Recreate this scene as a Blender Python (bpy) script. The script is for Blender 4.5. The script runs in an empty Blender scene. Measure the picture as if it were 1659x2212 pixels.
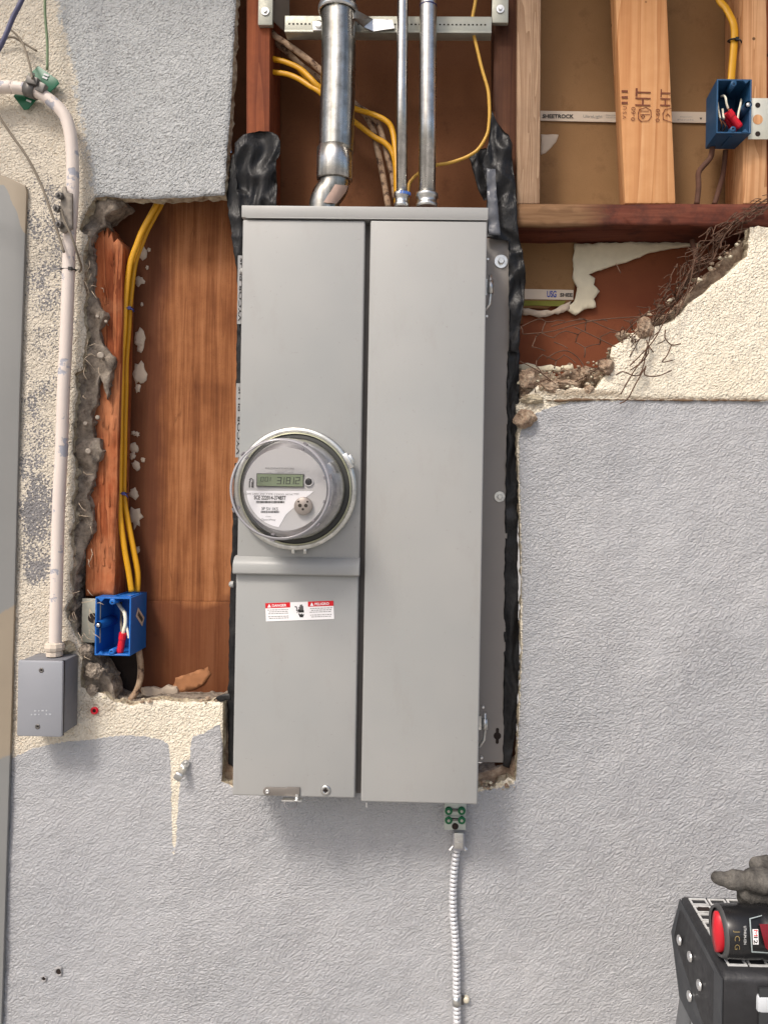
import bpy, bmesh, math, random
import numpy as np
from mathutils import Vector, Matrix, noise
from mathutils.geometry import delaunay_2d_cdt
R = math.radians
rnd = random.Random(7)
sc = bpy.context.scene
COL = sc.collection

# ------------------------------------------------------------ camera, world, sun, exposure
FPX, PPX, PPY, IW, IH = 1657.0, 928.0, 1050.0, 1659.0, 2212.0
CAM = Vector((0, -1.265, 1.5))
ROT = Matrix.Rotation(R(1.1), 3, 'Z') @ Matrix.Rotation(R(90), 3, 'X') @ Matrix.Rotation(R(0.95), 3, 'Z')
cd = bpy.data.cameras.new('camera'); cam = bpy.data.objects.new('camera', cd); COL.objects.link(cam)
cam.matrix_world = Matrix.Translation(CAM) @ ROT.to_4x4()
cd.sensor_fit = 'VERTICAL'; cd.sensor_height = 36; cd.sensor_width = 36
cd.lens = FPX / IH * 36
cd.shift_x = -(PPX - IW/2)/IH; cd.shift_y = -(IH/2 - PPY)/IH
cd.clip_start = 0.01; cd.clip_end = 500
sc.camera = cam
w = bpy.data.worlds.new('World'); sc.world = w; w.use_nodes = True
nt = w.node_tree; bg = nt.nodes['Background']
sky = nt.nodes.new('ShaderNodeTexSky'); sky.sky_type = 'NISHITA'; sky.sun_disc = False
SUN_EL, SUN_AZ = R(50), R(212)      # azimuth clockwise from +Y
sky.sun_elevation = SUN_EL; sky.sun_rotation = SUN_AZ
sky.air_density = 1.0; sky.dust_density = 5.0; sky.ozone_density = 1.0
nt.links.new(sky.outputs[0], bg.inputs[0]); bg.inputs[1].default_value = 0.112
sd = bpy.data.lights.new('sun', 'SUN'); sun = bpy.data.objects.new('sun', sd); COL.objects.link(sun)
sdir = Vector((math.sin(SUN_AZ)*math.cos(SUN_EL), math.cos(SUN_AZ)*math.cos(SUN_EL), math.sin(SUN_EL)))
sun.rotation_euler = sdir.to_track_quat('Z', 'Y').to_euler(); sun.location = (0, -3, 5)
sd.energy = 1.5; sd.angle = R(11); sd.color = (1, 0.95, 0.88)
sc.view_settings.view_transform = 'Standard'; sc.view_settings.look = 'None'
sc.view_settings.exposure = 0.60; sc.view_settings.gamma = 1
sc.cycles.max_bounces = 8

# ------------------------------------------------------------ pixel rays (photo pixels at 1659 x 2212)
def ray(u, v): return ROT @ Vector(((u-PPX)/FPX, -(v-PPY)/FPX, -1))
def at(u, v, Y=0.0):
    d = ray(u, v); return CAM + d*((Y-CAM.y)/d.y)
def atz(u, v, Z):
    d = ray(u, v); return CAM + d*((Z-CAM.z)/d.z)
def xz(pts, Y): return [(lambda p: (p.x, p.z))(at(u, v, Y)) for u, v in pts]
def path(pts, Y):  # pts (u,v) or (u,v,Y)
    return [at(p[0], p[1], p[2] if len(p) > 2 else Y) for p in pts]
def smooth(P, n=6):
    P = [Vector(p) for p in P]; out = []
    for i in range(len(P)-1):
        a = P[max(i-1, 0)]; b = P[i]; c = P[i+1]; d = P[min(i+2, len(P)-1)]
        for k in range(n):
            t = k/n
            out.append(0.5*((2*b)+(c-a)*t+(2*a-5*b+4*c-d)*t*t+(3*b-a-3*c+d)*t**3))
    out.append(P[-1]); return out

# ------------------------------------------------------------ mesh collecting
class MB:
    def __init__(s): s.v = []; s.f = []; s.m = []; s.sm = []; s.attr = {}
    def add(s, vs, fs, mi=0, smooth=False):
        b = len(s.v); s.v += [Vector(v) for v in vs]
        for f in fs: s.f.append([b+i for i in f]); s.m.append(mi); s.sm.append(smooth)
        return b
    def box(s, a, b, mi=0):
        x0, y0, z0 = a; x1, y1, z1 = b
        s.add([(x0,y0,z0),(x1,y0,z0),(x1,y1,z0),(x0,y1,z0),(x0,y0,z1),(x1,y0,z1),(x1,y1,z1),(x0,y1,z1)],
              [(0,3,2,1),(4,5,6,7),(0,1,5,4),(1,2,6,5),(2,3,7,6),(3,0,4,7)], mi); return s
    def obox(s, c, ax, ay, az, mi=0):    # oriented box: centre and half axes
        c, ax, ay, az = map(Vector, (c, ax, ay, az))
        P = [c+i*ax+j*ay+k*az for k in (-1,1) for j in (-1,1) for i in (-1,1)]
        s.add(P, [(0,2,3,1),(4,5,7,6),(0,1,5,4),(1,3,7,5),(3,2,6,7),(2,0,4,6)], mi); return s
    def tube(s, P, r, n=12, caps=True, mi=0, flat=1.0, nrm=(0,-1,0)):
        P = [Vector(p) for p in P]; N = len(P); rings = []; up = Vector(nrm)
        for i, p in enumerate(P):
            t = (P[min(i+1, N-1)]-P[max(i-1, 0)]).normalized()
            a = t.cross(up)
            if a.length < 1e-4: a = t.cross(Vector((1, 0.3, 0)))
            a.normalize(); b = a.cross(t).normalized()
            rr = r[i] if isinstance(r, (list, tuple)) else r
            rings.append([p+(a*math.cos(q)+b*math.sin(q)*flat)*rr for q in [2*math.pi*k/n for k in range(n)]])
        vs = [q for g in rings for q in g]
        fs = [(i*n+k, i*n+(k+1) % n, (i+1)*n+(k+1) % n, (i+1)*n+k) for i in range(N-1) for k in range(n)]
        b0 = s.add(vs, fs, mi, True)
        if caps:
            s.f.append([b0+k for k in range(n)]); s.m.append(mi); s.sm.append(False)
            s.f.append([b0+(N-1)*n+k for k in range(n)][::-1]); s.m.append(mi); s.sm.append(False)
        return s
    def lathe(s, c, ax, prof, n=48, mi=0, smooth=True, capstart=False, capend=False):   # prof: (distance along axis, radius)
        c = Vector(c); ax = Vector(ax).normalized()
        a = ax.cross(Vector((0, 0, 1)));
        if a.length < 1e-3: a = ax.cross(Vector((1, 0, 0)))
        a.normalize(); b = a.cross(ax)
        vs = [c+ax*h+(a*math.cos(2*math.pi*k/n)+b*math.sin(2*math.pi*k/n))*r for h, r in prof for k in range(n)]
        fs = [(i*n+k, i*n+(k+1) % n, (i+1)*n+(k+1) % n, (i+1)*n+k) for i in range(len(prof)-1) for k in range(n)]
        b0 = s.add(vs, fs, mi, smooth)
        if capstart: s.f.append([b0+k for k in range(n)]); s.m.append(mi); s.sm.append(False)
        if capend: s.f.append([b0+(len(prof)-1)*n+k for k in range(n)]); s.m.append(mi); s.sm.append(False)
        return s
    def prism(s, poly, y0, y1, mi=0):    # poly in (x,z)
        n = len(poly)
        s.add([(x, y0, z) for x, z in poly]+[(x, y1, z) for x, z in poly],
              [list(range(n)), list(range(2*n-1, n-1, -1))]+[(i, i+n, (i+1) % n+n, (i+1) % n) for i in range(n)], mi); return s
    def build(s, name, mats, parent=None, bevel=0, seg=2, recalc=True, loc=None, solid=0, sub=0, remesh=0):
        if not isinstance(mats, (list, tuple)): mats = [mats]
        org = Vector(loc) if loc is not None else (Vector(parent['_o']) if parent is not None else Vector((0,0,0)))
        me = bpy.data.meshes.new(name)
        me.from_pydata([v-org for v in s.v], [], s.f)
        for m in mats: me.materials.append(m)
        me.polygons.foreach_set('material_index', s.m); me.polygons.foreach_set('use_smooth', s.sm)
        for k, vals in s.attr.items():
            a = me.attributes.new(k, 'FLOAT', 'POINT'); a.data.foreach_set('value', vals)
        if recalc or bevel:
            bm = bmesh.new(); bm.from_mesh(me)
            if recalc: bmesh.ops.recalc_face_normals(bm, faces=bm.faces)
            if bevel:
                es = [e for e in bm.edges if len(e.link_faces) == 2 and e.calc_face_angle(0) > R(35)]
                bmesh.ops.bevel(bm, geom=es, offset=bevel, segments=seg, profile=0.5, affect='EDGES', clamp_overlap=True)
                for f in bm.faces: f.smooth = True
            bm.to_mesh(me); bm.free()
            if bevel:
                try: me.set_sharp_from_angle(angle=R(40))
                except Exception: pass
        me.update()
        o = bpy.data.objects.new(name, me); COL.objects.link(o)
        if remesh:
            m = o.modifiers.new('r', 'REMESH'); m.mode = 'VOXEL'; m.voxel_size = remesh; m.use_smooth_shade = True
            m = o.modifiers.new('s', 'SMOOTH'); m.factor = 0.6; m.iterations = 2
        if solid: m = o.modifiers.new('t', 'SOLIDIFY'); m.thickness = solid; m.offset = 0
        if sub: m = o.modifiers.new('u', 'SUBSURF'); m.levels = sub; m.render_levels = sub
        if parent is not None: o.parent = parent; o['_o'] = list(org)
        else: o.location = org
        return o
def thing(name, label, cat, loc, group=None):
    o = bpy.data.objects.new(name, None); COL.objects.link(o); o.location = loc; o.empty_display_size = 0.05
    o['label'] = label; o['category'] = cat; o['_o'] = list(loc)
    if group: o['group'] = group
    return o
def tag(o, label, cat, group=None, kind=None):
    o['label'] = label; o['category'] = cat
    if group: o['group'] = group
    if kind: o['kind'] = kind
    return o

# ------------------------------------------------------------ planar filling with irregular edges
def jag(poly, step, amp, seed, freq=60, rough=0.5):
    out = []; n = len(poly); r = random.Random(seed)
    for i in range(n):
        a = Vector(poly[i]); b = Vector(poly[(i+1) % n]); L = (b-a).length; k = max(1, int(L/step))
        nn = Vector((-(b-a).y, (b-a).x)).normalized() if L > 0 else Vector((0, 0))
        for j in range(k):
            p = a+(b-a)*(j/k)
            q = noise.noise(Vector((p.x*freq, p.y*freq, seed*3.1)))+rough*noise.noise(Vector((p.x*freq*3, p.y*freq*3, seed*1.7)))
            out.append((p.x+nn.x*q*amp+r.uniform(-.15, .15)*amp, p.y+nn.y*q*amp+r.uniform(-.15, .15)*amp))
    return out
def sdf(poly, X, Z):
    n = len(poly); d = np.full(X.shape, 1e9); ins = np.zeros(X.shape, bool)
    for i in range(n):
        x0, z0 = poly[i]; x1, z1 = poly[(i+1) % n]
        ex, ez = x1-x0, z1-z0; L = ex*ex+ez*ez+1e-12
        t = np.clip(((X-x0)*ex+(Z-z0)*ez)/L, 0, 1)
        d = np.minimum(d, np.hypot(X-x0-t*ex, Z-z0-t*ez))
        c = (z0 > Z) != (z1 > Z)
        xi = x0+(Z-z0)*(ex/(ez if abs(ez) > 1e-12 else 1e-12))
        ins ^= c & (X < xi)
    return np.where(ins, d, -d)
def fill(poly, grid):
    P = np.array(poly); x0, z0 = P.min(0); x1, z1 = P.max(0)
    gx, gz = np.meshgrid(np.arange(x0, x1, grid), np.arange(z0, z1, grid*.87))
    gx = gx+np.where(np.arange(gx.shape[0]) % 2, grid/2, 0)[:, None]
    gx = gx.ravel(); gz = gz.ravel(); rs = np.random.RandomState(3)
    gx = gx+rs.uniform(-.2, .2, gx.shape)*grid; gz = gz+rs.uniform(-.2, .2, gz.shape)*grid
    k = sdf(poly, gx, gz) > grid*.45
    pts = [Vector(p) for p in poly]+[Vector((a, b)) for a, b in zip(gx[k], gz[k])]
    V, E, F, *_ = delaunay_2d_cdt(pts, [], [list(range(len(poly)))], 1, 1e-7)
    return V, F
def slab(mb, poly, y0, thick, grid, disp=None, rim=0.0, mi=0, mi_side=None, seed=1, round_=0.0, taper=0.0, smooth=True):
    """front face at y0 (+disp), rim walls back to y0+thick, back face flat"""
    V, F = fill(poly, grid)
    edge = {}
    for f in F:
        for i in range(len(f)):
            a, b = f[i], f[(i+1) % len(f)]; edge.setdefault((min(a, b), max(a, b)), []).append((a, b))
    bd = [v[0] for v in edge.values() if len(v) == 1]; bset = {i for e in bd for i in e}
    X = np.array([v.x for v in V]); Z = np.array([v.y for v in V])
    Y = [y0+(disp(x, z) if disp else 0)+(round_ if i in bset else 0) for i, (x, z) in enumerate(zip(X, Z))]
    b0 = mb.add([(x, y, z) for x, y, z in zip(X, Y, Z)], F, mi, smooth)
    r = random.Random(seed); ms = mi if mi_side is None else mi_side
    prev = {i: b0+i for i in bset}; levels = 3 if rim else 1
    for L in range(1, levels+1):
        t = L/levels; cur = {}
        for i in bset:
            jx, jz = (r.uniform(-rim, rim), r.uniform(-rim, rim)) if rim else (0, 0)
            mb.v.append(Vector((X[i]+jx, Y[i]*(1-t)+(y0+thick)*t, Z[i]+jz))); cur[i] = len(mb.v)-1
        for a, b in bd:
            mb.f.append([prev[a], prev[b], cur[b], cur[a]]); mb.m.append(ms); mb.sm.append(False)
        prev = cur
    return X, Z
def fbm(x, z, s, seed=0.0, o=3): return noise.fractal(Vector((x*s, seed, z*s)), 1.0, 2.0, o)

# ------------------------------------------------------------ materials
class NT:
    def __init__(s, name):
        s.m = bpy.data.materials.new(name); s.m.use_nodes = True; s.t = s.m.node_tree
        s.b = s.t.nodes['Principled BSDF']; s.o = s.t.nodes['Material Output']
        s.tc = s.n('ShaderNodeTexCoord').outputs['Object']
    def n(s, k, **kw):
        x = s.t.nodes.new(k)
        for a, b in kw.items(): setattr(x, a, b)
        return x
    def put(s, sock, val):
        if isinstance(val, bpy.types.NodeSocket): s.t.links.new(val, sock)
        else: sock.default_value = val if not (isinstance(val, tuple) and len(val) == 3 and sock.type == 'RGBA') else (*val, 1)
    def map(s, scale=(1,1,1), rot=(0,0,0), loc=(0,0,0)):
        x = s.n('ShaderNodeMapping'); s.put(x.inputs[0], s.tc); x.inputs['Scale'].default_value = scale
        x.inputs['Rotation'].default_value = rot; x.inputs['Location'].default_value = loc; return x.outputs[0]
    def noise(s, scale, vec=None, det=3, rough=.55, dist=0, col=False):
        x = s.n('ShaderNodeTexNoise'); s.put(x.inputs['Vector'], vec or s.tc); s.put(x.inputs['Scale'], scale)
        x.inputs['Detail'].default_value = det; x.inputs['Roughness'].default_value = rough; x.inputs['Distortion'].default_value = dist
        return x.outputs[1 if col else 0]
    def vor(s, scale, vec=None, feat='F1', rand=1):
        x = s.n('ShaderNodeTexVoronoi', feature=feat); s.put(x.inputs['Vector'], vec or s.tc); x.inputs['Scale'].default_value = scale
        x.inputs['Randomness'].default_value = rand; return x.outputs['Distance']
    def wave(s, scale, vec, dist=2, det=2, ds=1, dire='X', kind='BANDS'):
        x = s.n('ShaderNodeTexWave'); x.wave_type = kind; x.bands_direction = dire if kind == 'BANDS' else 'X'
        s.put(x.inputs['Vector'], vec); x.inputs['Scale'].default_value = scale; x.inputs['Distortion'].default_value = dist
        x.inputs['Detail'].default_value = det; x.inputs['Detail Scale'].default_value = ds; return x.outputs['Fac']
    def math(s, op, a, b=0.0, c=None, clamp=False):
        x = s.n('ShaderNodeMath', operation=op); x.use_clamp = clamp; s.put(x.inputs[0], a); s.put(x.inputs[1], b)
        if c is not None: s.put(x.inputs[2], c)
        return x.outputs[0]
    def rng(s, v, a, b, c=0.0, d=1.0):
        x = s.n('ShaderNodeMapRange'); s.put(x.inputs[0], v)
        for i, q in enumerate((a, b, c, d)): s.put(x.inputs[i+1], q)
        return x.outputs[0]
    def mix(s, f, a, b, mode='MIX'):
        x = s.n('ShaderNodeMix', data_type='RGBA', blend_type=mode); s.put(x.inputs[0], f); s.put(x.inputs[6], a); s.put(x.inputs[7], b); return x.outputs[2]
    def ramp(s, f, stops):
        x = s.n('ShaderNodeValToRGB'); s.put(x.inputs[0], f); e = x.color_ramp.elements
        while len(e) < len(stops): e.new(.5)
        for q, (p, c) in zip(e, stops): q.position = p; q.color = (*c, 1)
        return x.outputs[0]
    def attr(s, name): return s.n('ShaderNodeAttribute', attribute_name=name).outputs['Fac']
    def sep(s):
        x = s.n('ShaderNodeSeparateXYZ'); s.put(x.inputs[0], s.tc); return x.outputs
    def bump(s, h, strength=.5, dist=.002, prev=None):
        x = s.n('ShaderNodeBump'); s.put(x.inputs['Height'], h); s.put(x.inputs['Strength'], strength); s.put(x.inputs['Distance'], dist)
        if prev: s.put(x.inputs['Normal'], prev)
        return x.outputs[0]
    def fin(s, col=None, rough=None, metal=0, nrm=None, spec=None, coat=0, trans=0, ior=1.45):
        if col is not None: s.put(s.b.inputs['Base Color'], col)
        if rough is not None: s.put(s.b.inputs['Roughness'], rough)
        s.put(s.b.inputs['Metallic'], metal)
        if nrm: s.put(s.b.inputs['Normal'], nrm)
        if spec is not None: s.put(s.b.inputs['Specular IOR Level'], spec)
        s.put(s.b.inputs['Coat Weight'], coat); s.put(s.b.inputs['Transmission Weight'], trans); s.b.inputs['IOR'].default_value = ior
        return s.m
def srgb(r, g, b): return tuple(((c/255)/12.92 if c/255 <= .04045 else ((c/255+.055)/1.055)**2.4) for c in (r, g, b))
def plain(name, col, rough=.5, metal=0, var=.15, vs=30, bump=0, bs=400, spec=None, coat=0):
    t = NT(name); n = t.noise(vs, det=4)
    dk = tuple(c*(1-var) for c in col); lt = tuple(min(1, c*(1+var)) for c in col)
    c = t.mix(n, dk, lt); nr = t.bump(t.noise(bs, det=2), bump, .001) if bump else None
    return t.fin(c, t.rng(t.noise(vs*1.7, det=3), .2, .8, rough*.8, min(1, rough*1.2)), metal, nr, spec, coat)
def wood(name, stops, axis='Z', ring=1.0, fib=1.0, seed=0, blotch=None, bamt=.5, bstr=.5):
    t = NT(name)
    sc_ = (22, 22, 1.6) if axis == 'Z' else (1.6, 22, 22)
    fs = (380, 380, 7) if axis == 'Z' else (7, 380, 380)
    vec = t.map(tuple(q*ring for q in sc_), loc=(seed*1.3, seed*.7, seed*2.1))
    n1 = t.noise(1.0, vec, det=2, dist=.6)
    rings = t.math('FRACT', t.math('MULTIPLY', n1, 9.0))
    fibre = t.noise(1.0*fib, t.map(fs, loc=(seed, seed, seed)), det=3)
    v = t.math('ADD', t.math('MULTIPLY', rings, .42), t.math('MULTIPLY', fibre, .58))
    c = t.ramp(v, stops)
    if blotch: c = t.mix(t.math('MULTIPLY', t.rng(t.noise(9, det=5, rough=.65), .45, .65), bamt), c, blotch)
    c = t.mix(t.math('MULTIPLY', t.rng(t.noise(45, det=4), .35, .75), .25), c, (stops[0][1]))
    c = t.mix(t.math('MULTIPLY', t.rng(t.vor(17), .035, .055, 1, 0), .85), c, tuple(q*.15 for q in stops[0][1]))
    nr = t.bump(v, bstr, .0015)
    return t.fin(c, .75, 0, nr, .25)
# ------------------------------------------------------------ material library
def stucco_material():
    t = NT('stucco')
    paint, white, speck, crm = t.attr('paint'), t.attr('white'), t.attr('speck'), t.attr('dirt')
    nz = t.math('SUBTRACT', t.noise(150, det=4, rough=.65), .5)
    fp = t.rng(t.math('ADD', paint, t.math('MULTIPLY', nz, .009)), -.0006, .0006)
    fw = t.rng(t.math('ADD', white, t.math('MULTIPLY', nz, .05)), -.004, .004)
    # cream colour coat with brown pits
    pits = t.vor(240, t.map((1, 1, 1)))
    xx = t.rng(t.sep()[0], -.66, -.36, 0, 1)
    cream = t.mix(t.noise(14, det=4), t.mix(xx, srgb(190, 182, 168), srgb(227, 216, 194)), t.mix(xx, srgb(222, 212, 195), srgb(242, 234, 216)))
    cream = t.mix(t.math('MULTIPLY', t.rng(t.noise(260, det=2), .54, .72), .45), cream, srgb(168, 140, 104))
    cream = t.mix(t.math('MULTIPLY', t.rng(t.math('ADD', crm, t.math('MULTIPLY', nz, .9)), .35, .8), .7), cream, srgb(128, 108, 86))
    grey = t.mix(t.rng(t.noise(4, det=5, rough=.65), .35, .65), srgb(164, 165, 168), srgb(175, 175, 177))
    grey = t.mix(t.math('MULTIPLY', t.rng(t.noise(1, t.map((14, 14, 2.2)), det=5, rough=.6), .5, .7), .22), grey, srgb(146, 145, 148))
    grey = t.mix(t.rng(t.noise(320, det=2), .66, .74), grey, srgb(196, 196, 200))
    wht = t.mix(t.noise(6, det=4, rough=.6), srgb(166, 168, 168), srgb(192, 193, 193))
    wht = t.mix(t.math('MULTIPLY', t.rng(t.noise(230, det=2), .55, .68), .5), wht, srgb(118, 117, 114))
    sp = t.math('ADD', t.math('MULTIPLY', t.noise(260, det=3, rough=.6), 1.0), t.math('MULTIPLY', t.noise(24, det=3), .5))
    fs = t.math('MULTIPLY', t.rng(t.math('ADD', sp, t.math('MULTIPLY', speck, .22)), .95, .985), t.rng(speck, .02, .1))
    base = t.mix(fw, cream, wht)
    base = t.mix(fs, base, srgb(128, 126, 127))
    base = t.mix(fp, base, grey)
    # texture: raked, orange-peel ridges
    def aniso(a, s1, s2):
        r1 = t.map((1, 1, 1), rot=(0, R(a), 0)); x = t.n('ShaderNodeMapping'); t.put(x.inputs[0], r1); x.inputs['Scale'].default_value = (s1, s1, s2); return x.outputs[0]
    va, vb = aniso(42, 185, 320), aniso(14, 200, 310)
    w_ = t.rng(t.noise(3.0, det=2), .42, .58)
    h1 = t.math('ADD', t.math('MULTIPLY', t.noise(1.0, va, det=2, rough=.45, dist=.7), w_), t.math('MULTIPLY', t.noise(1.0, vb, det=2, rough=.45, dist=.7), t.math('SUBTRACT', 1.0, w_)))
    h2 = t.noise(60, det=3)
    h = t.math('ADD', t.math('MULTIPLY', t.rng(h1, .36, .66), 1.0), t.math('MULTIPLY', h2, .5))
    hp = t.math('MULTIPLY', t.rng(pits, 0, .6), .8)
    n1 = t.bump(h, t.rng(t.noise(2.2, det=3), .3, .7, .5, .95), .0023)
    n2 = t.bump(hp, t.math('MULTIPLY', t.math('SUBTRACT', 1.0, fp), .8), .002, n1)
    n3 = t.bump(fp, .5, .001, n2)
    return t.fin(base, t.rng(fp, 0, 1, .9, .42), 0, n3, .5)
M = {}
M['stucco'] = stucco_material()
def mortar_mat(name, a, b, c):
    t = NT(name)
    col = t.ramp(t.noise(60, det=5, rough=.7), [(.3, a), (.5, b), (.72, c)])
    n = t.bump(t.noise(180, det=5, rough=.7), .9, .004)
    return t.fin(col, .95, 0, n, .1)
M['mortar'] = mortar_mat('old_mortar', srgb(78, 68, 60), srgb(138, 127, 115), srgb(172, 160, 146))
M['edge'] = mortar_mat('broken_edge', srgb(120, 100, 80), srgb(178, 165, 142), srgb(214, 204, 180))
M['rock'] = mortar_mat('rubble', srgb(110, 88, 72), srgb(160, 138, 118), srgb(196, 178, 156))
M['stud_red'] = wood('red_fir', [(.25, (.16, .036, .012)), (.5, (.36, .095, .032)), (.8, (.52, .185, .075))], seed=2, blotch=(.60, .27, .13), bstr=.9)
M['stud_red2'] = wood('red_fir_dark', [(.25, (.17, .045, .02)), (.5, (.30, .085, .035)), (.8, (.38, .12, .05))], seed=5, blotch=(.12, .035, .02))
M['stud_dark'] = wood('aged_dark_stud', [(.25, (.045, .016, .008)), (.55, (.10, .04, .02)), (.8, (.16, .07, .035))], seed=8, blotch=(.04, .012, .008))
M['stud_grey'] = wood('weathered_stud', [(.2, (.24, .14, .08)), (.5, (.40, .26, .165)), (.8, (.50, .34, .22))], seed=11, ring=1.5, blotch=(.26, .17, .11))
M['pine'] = wood('new_pine', [(.2, (.44, .18, .065)), (.5, (.62, .31, .135)), (.85, (.70, .39, .19))], seed=14, ring=.55, fib=.6, bstr=.2)
M['pine2'] = wood('new_pine_stud', [(.2, (.40, .18, .075)), (.5, (.60, .32, .155)), (.85, (.70, .41, .22))], seed=17, ring=1.4, bstr=.35)
def blocking_mat():
    t = NT('red_blocking'); v = t.map((1.2, 30, 30)); f = t.noise(1, t.map((14, 260, 260)), det=3); n = t.noise(1, v, det=3, dist=.7)
    q = t.math('ADD', t.math('MULTIPLY', n, .6), t.math('MULTIPLY', f, .4))
    c = t.ramp(q, [(.3, (.045, .014, .009)), (.5, (.125, .036, .022)), (.7, (.19, .065, .04))])
    c = t.mix(t.math('MULTIPLY', t.rng(t.noise(18, det=5, rough=.7), .5, .65), .6), c, (.04, .02, .018))
    lt = t.ramp(q, [(.35, (.09, .045, .024)), (.55, (.20, .11, .056)), (.7, (.26, .15, .085))])
    m = t.math('ADD', t.sep()[0], t.math('MULTIPLY', t.noise(1, t.map((9, 9, 40)), det=4), .10))
    c = t.mix(t.math('MULTIPLY', t.rng(m, .262, .318, 1, 0), t.rng(t.sep()[1], -.024, -.018, 1, 0)), c, lt)
    return t.fin(c, .8, 0, t.bump(q, .5, .0015), .2)
M['block'] = blocking_mat()
M['block2'] = wood('brown_blocking', [(.25, (.16, .09, .05)), (.5, (.30, .18, .10)), (.8, (.36, .23, .14))], axis='X', seed=23, blotch=(.06, .025, .02), bamt=.5)
def sheathing():
    t = NT('plywood_sheathing')
    v = t.map((55, 55, 1.6)); n = t.noise(1, v, det=4, dist=.5)
    f2 = t.noise(1, t.map((330, 330, 9)), det=2)
    q = t.math('ADD', t.math('MULTIPLY', n, .35), t.math('ADD', t.math('MULTIPLY', f2, .25), t.math('MULTIPLY', t.noise(7, det=6, rough=.65), .40)))
    c = t.ramp(q, [(.36, (.11, .036, .014)), (.47, (.22, .080, .030)), (.54, (.30, .120, .048)), (.66, (.40, .175, .080))])
    st = t.noise(1, t.map((34, 34, 1.1), loc=(5, 5, 5)), det=3, dist=.35)
    ln = t.math('ABSOLUTE', t.math('SUBTRACT', st, .52))
    c = t.mix(t.math('MULTIPLY', t.rng(t.vor(11), .03, .05, 1, 0), .8), c, (.03, .01, .006))
    c = t.mix(t.math('MULTIPLY', t.rng(t.noise(420, det=1), .62, .75), .3), c, (.12, .04, .016))
    c = t.mix(t.math('MULTIPLY', t.rng(ln, .0, .008, 1, 0), .45), c, (.10, .032, .012))
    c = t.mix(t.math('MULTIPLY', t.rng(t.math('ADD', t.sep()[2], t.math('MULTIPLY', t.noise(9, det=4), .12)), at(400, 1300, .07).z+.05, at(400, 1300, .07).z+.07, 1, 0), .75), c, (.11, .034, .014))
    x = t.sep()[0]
    c = t.mix(t.math('MULTIPLY', t.rng(t.math('ADD', x, t.math('MULTIPLY', t.noise(12), .05)), -.482, -.455, 1, 0), .85), c, (.085, .028, .014))  # shadow band beside the stud, painted into the board colour
    return t.fin(c, .8, 0, t.bump(n, .3, .001), .2)
M['sheath'] = sheathing()
def paperboard(name, a, b, d):
    t = NT(name)
    c = t.mix(t.rng(t.noise(4, det=5, rough=.6), .3, .7), a, b)
    c = t.mix(t.math('MULTIPLY', t.rng(t.noise(16, det=6, rough=.7), .55, .72), .55), c, d)
    c = t.mix(t.math('MULTIPLY', t.rng(t.noise(500, det=1), .55, .8), .3), c, d)
    return t.fin(c, .85, 0, t.bump(t.noise(150, det=3), .15, .001), .2)
M['dry_mid'] = paperboard('brown_board', (.125, .050, .022), (.20, .082, .036), (.05, .018, .009))
M['dry'] = paperboard('drywall_back_paper', (.215, .118, .050), (.30, .172, .082), (.12, .058, .024))
M['redboard'] = paperboard('red_brown_board', (.15, .042, .022), (.25, .085, .036), (.08, .024, .014))
M['gyps'] = plain('torn_gypsum', srgb(214, 205, 180), .9, var=.12, vs=60, bump=.9, bs=120)
M['scab'] = plain('plaster_scab', srgb(186, 170, 152), .9, var=.15, vs=80, bump=.6, bs=200)
M['tape'] = plain('paper_tape', srgb(205, 190, 172), .8, var=.06, vs=20)
M['ink'] = plain('black_ink', (.03, .028, .028), .7)
M['ink_grey'] = plain('grey_ink', (.25, .24, .23), .7)
M['ink_blue'] = plain('blue_ink', (.03, .06, .35), .7)
M['ink_brown'] = plain('brown_stamp_ink', (.16, .045, .02), .8)
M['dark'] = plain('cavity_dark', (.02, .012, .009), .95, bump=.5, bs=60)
def panelpaint():
    t = NT('grey_enamel')
    c = t.mix(t.rng(t.noise(2.6, det=4), .35, .65), srgb(150, 152, 151), srgb(162, 161, 158))
    c = t.mix(t.math('MULTIPLY', t.rng(t.noise(1, t.map((26, 26, 9)), det=6, rough=.7), .55, .75), .22), c, srgb(140, 134, 126))
    c = t.mix(t.math('MULTIPLY', t.rng(t.noise(190, det=2), .70, .78), .35), c, srgb(125, 120, 112))
    return t.fin(c, t.rng(t.noise(6, det=5, rough=.7), .3, .7, .30, .48), 0, t.bump(t.noise(2.6, det=2), .35, .02, t.bump(t.noise(700, det=2), .05, .0006)), .5)
M['enamel'] = panelpaint()
M['enamel_dk'] = plain('grey_enamel_flange', srgb(138, 132, 127), .45, var=.05)
def galv(name, a, b, rough=.32, stretch=(120, 120, 3)):
    t = NT(name)
    n = t.noise(1, t.map(stretch), det=4); n2 = t.noise(35, det=5, rough=.7)
    c = t.mix(t.rng(n, .3, .7), a, b); c = t.mix(t.math('MULTIPLY', t.rng(n2, .42, .68), .6), c, tuple(q*.4 for q in a))  # stretched streaks and dark blotches paint in reflections the surroundings don't supply
    return t.fin(c, t.rng(n2, .3, .7, rough*.8, rough*1.5), 1.0, t.bump(n2, .05, .001))
M['galv'] = galv('galvanised_steel', (.34, .33, .31), (.80, .78, .74), .26)
M['galv_dk'] = galv('reflection_streak_conduit', (.20, .195, .175), (.66, .64, .58), .26)  # strong dark streaks here are painted reflection contrast
M['zinc'] = galv('zinc_steel', (.62, .62, .60), (.85, .85, .83), .28, (30, 30, 30))
M['zinc_dull'] = plain('dull_zinc', srgb(172, 172, 160), .5, .6, var=.2, vs=50)
M['steel_dk'] = plain('dark_oxidised_steel', (.16, .15, .14), .5, .7, var=.4, vs=60)
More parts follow.
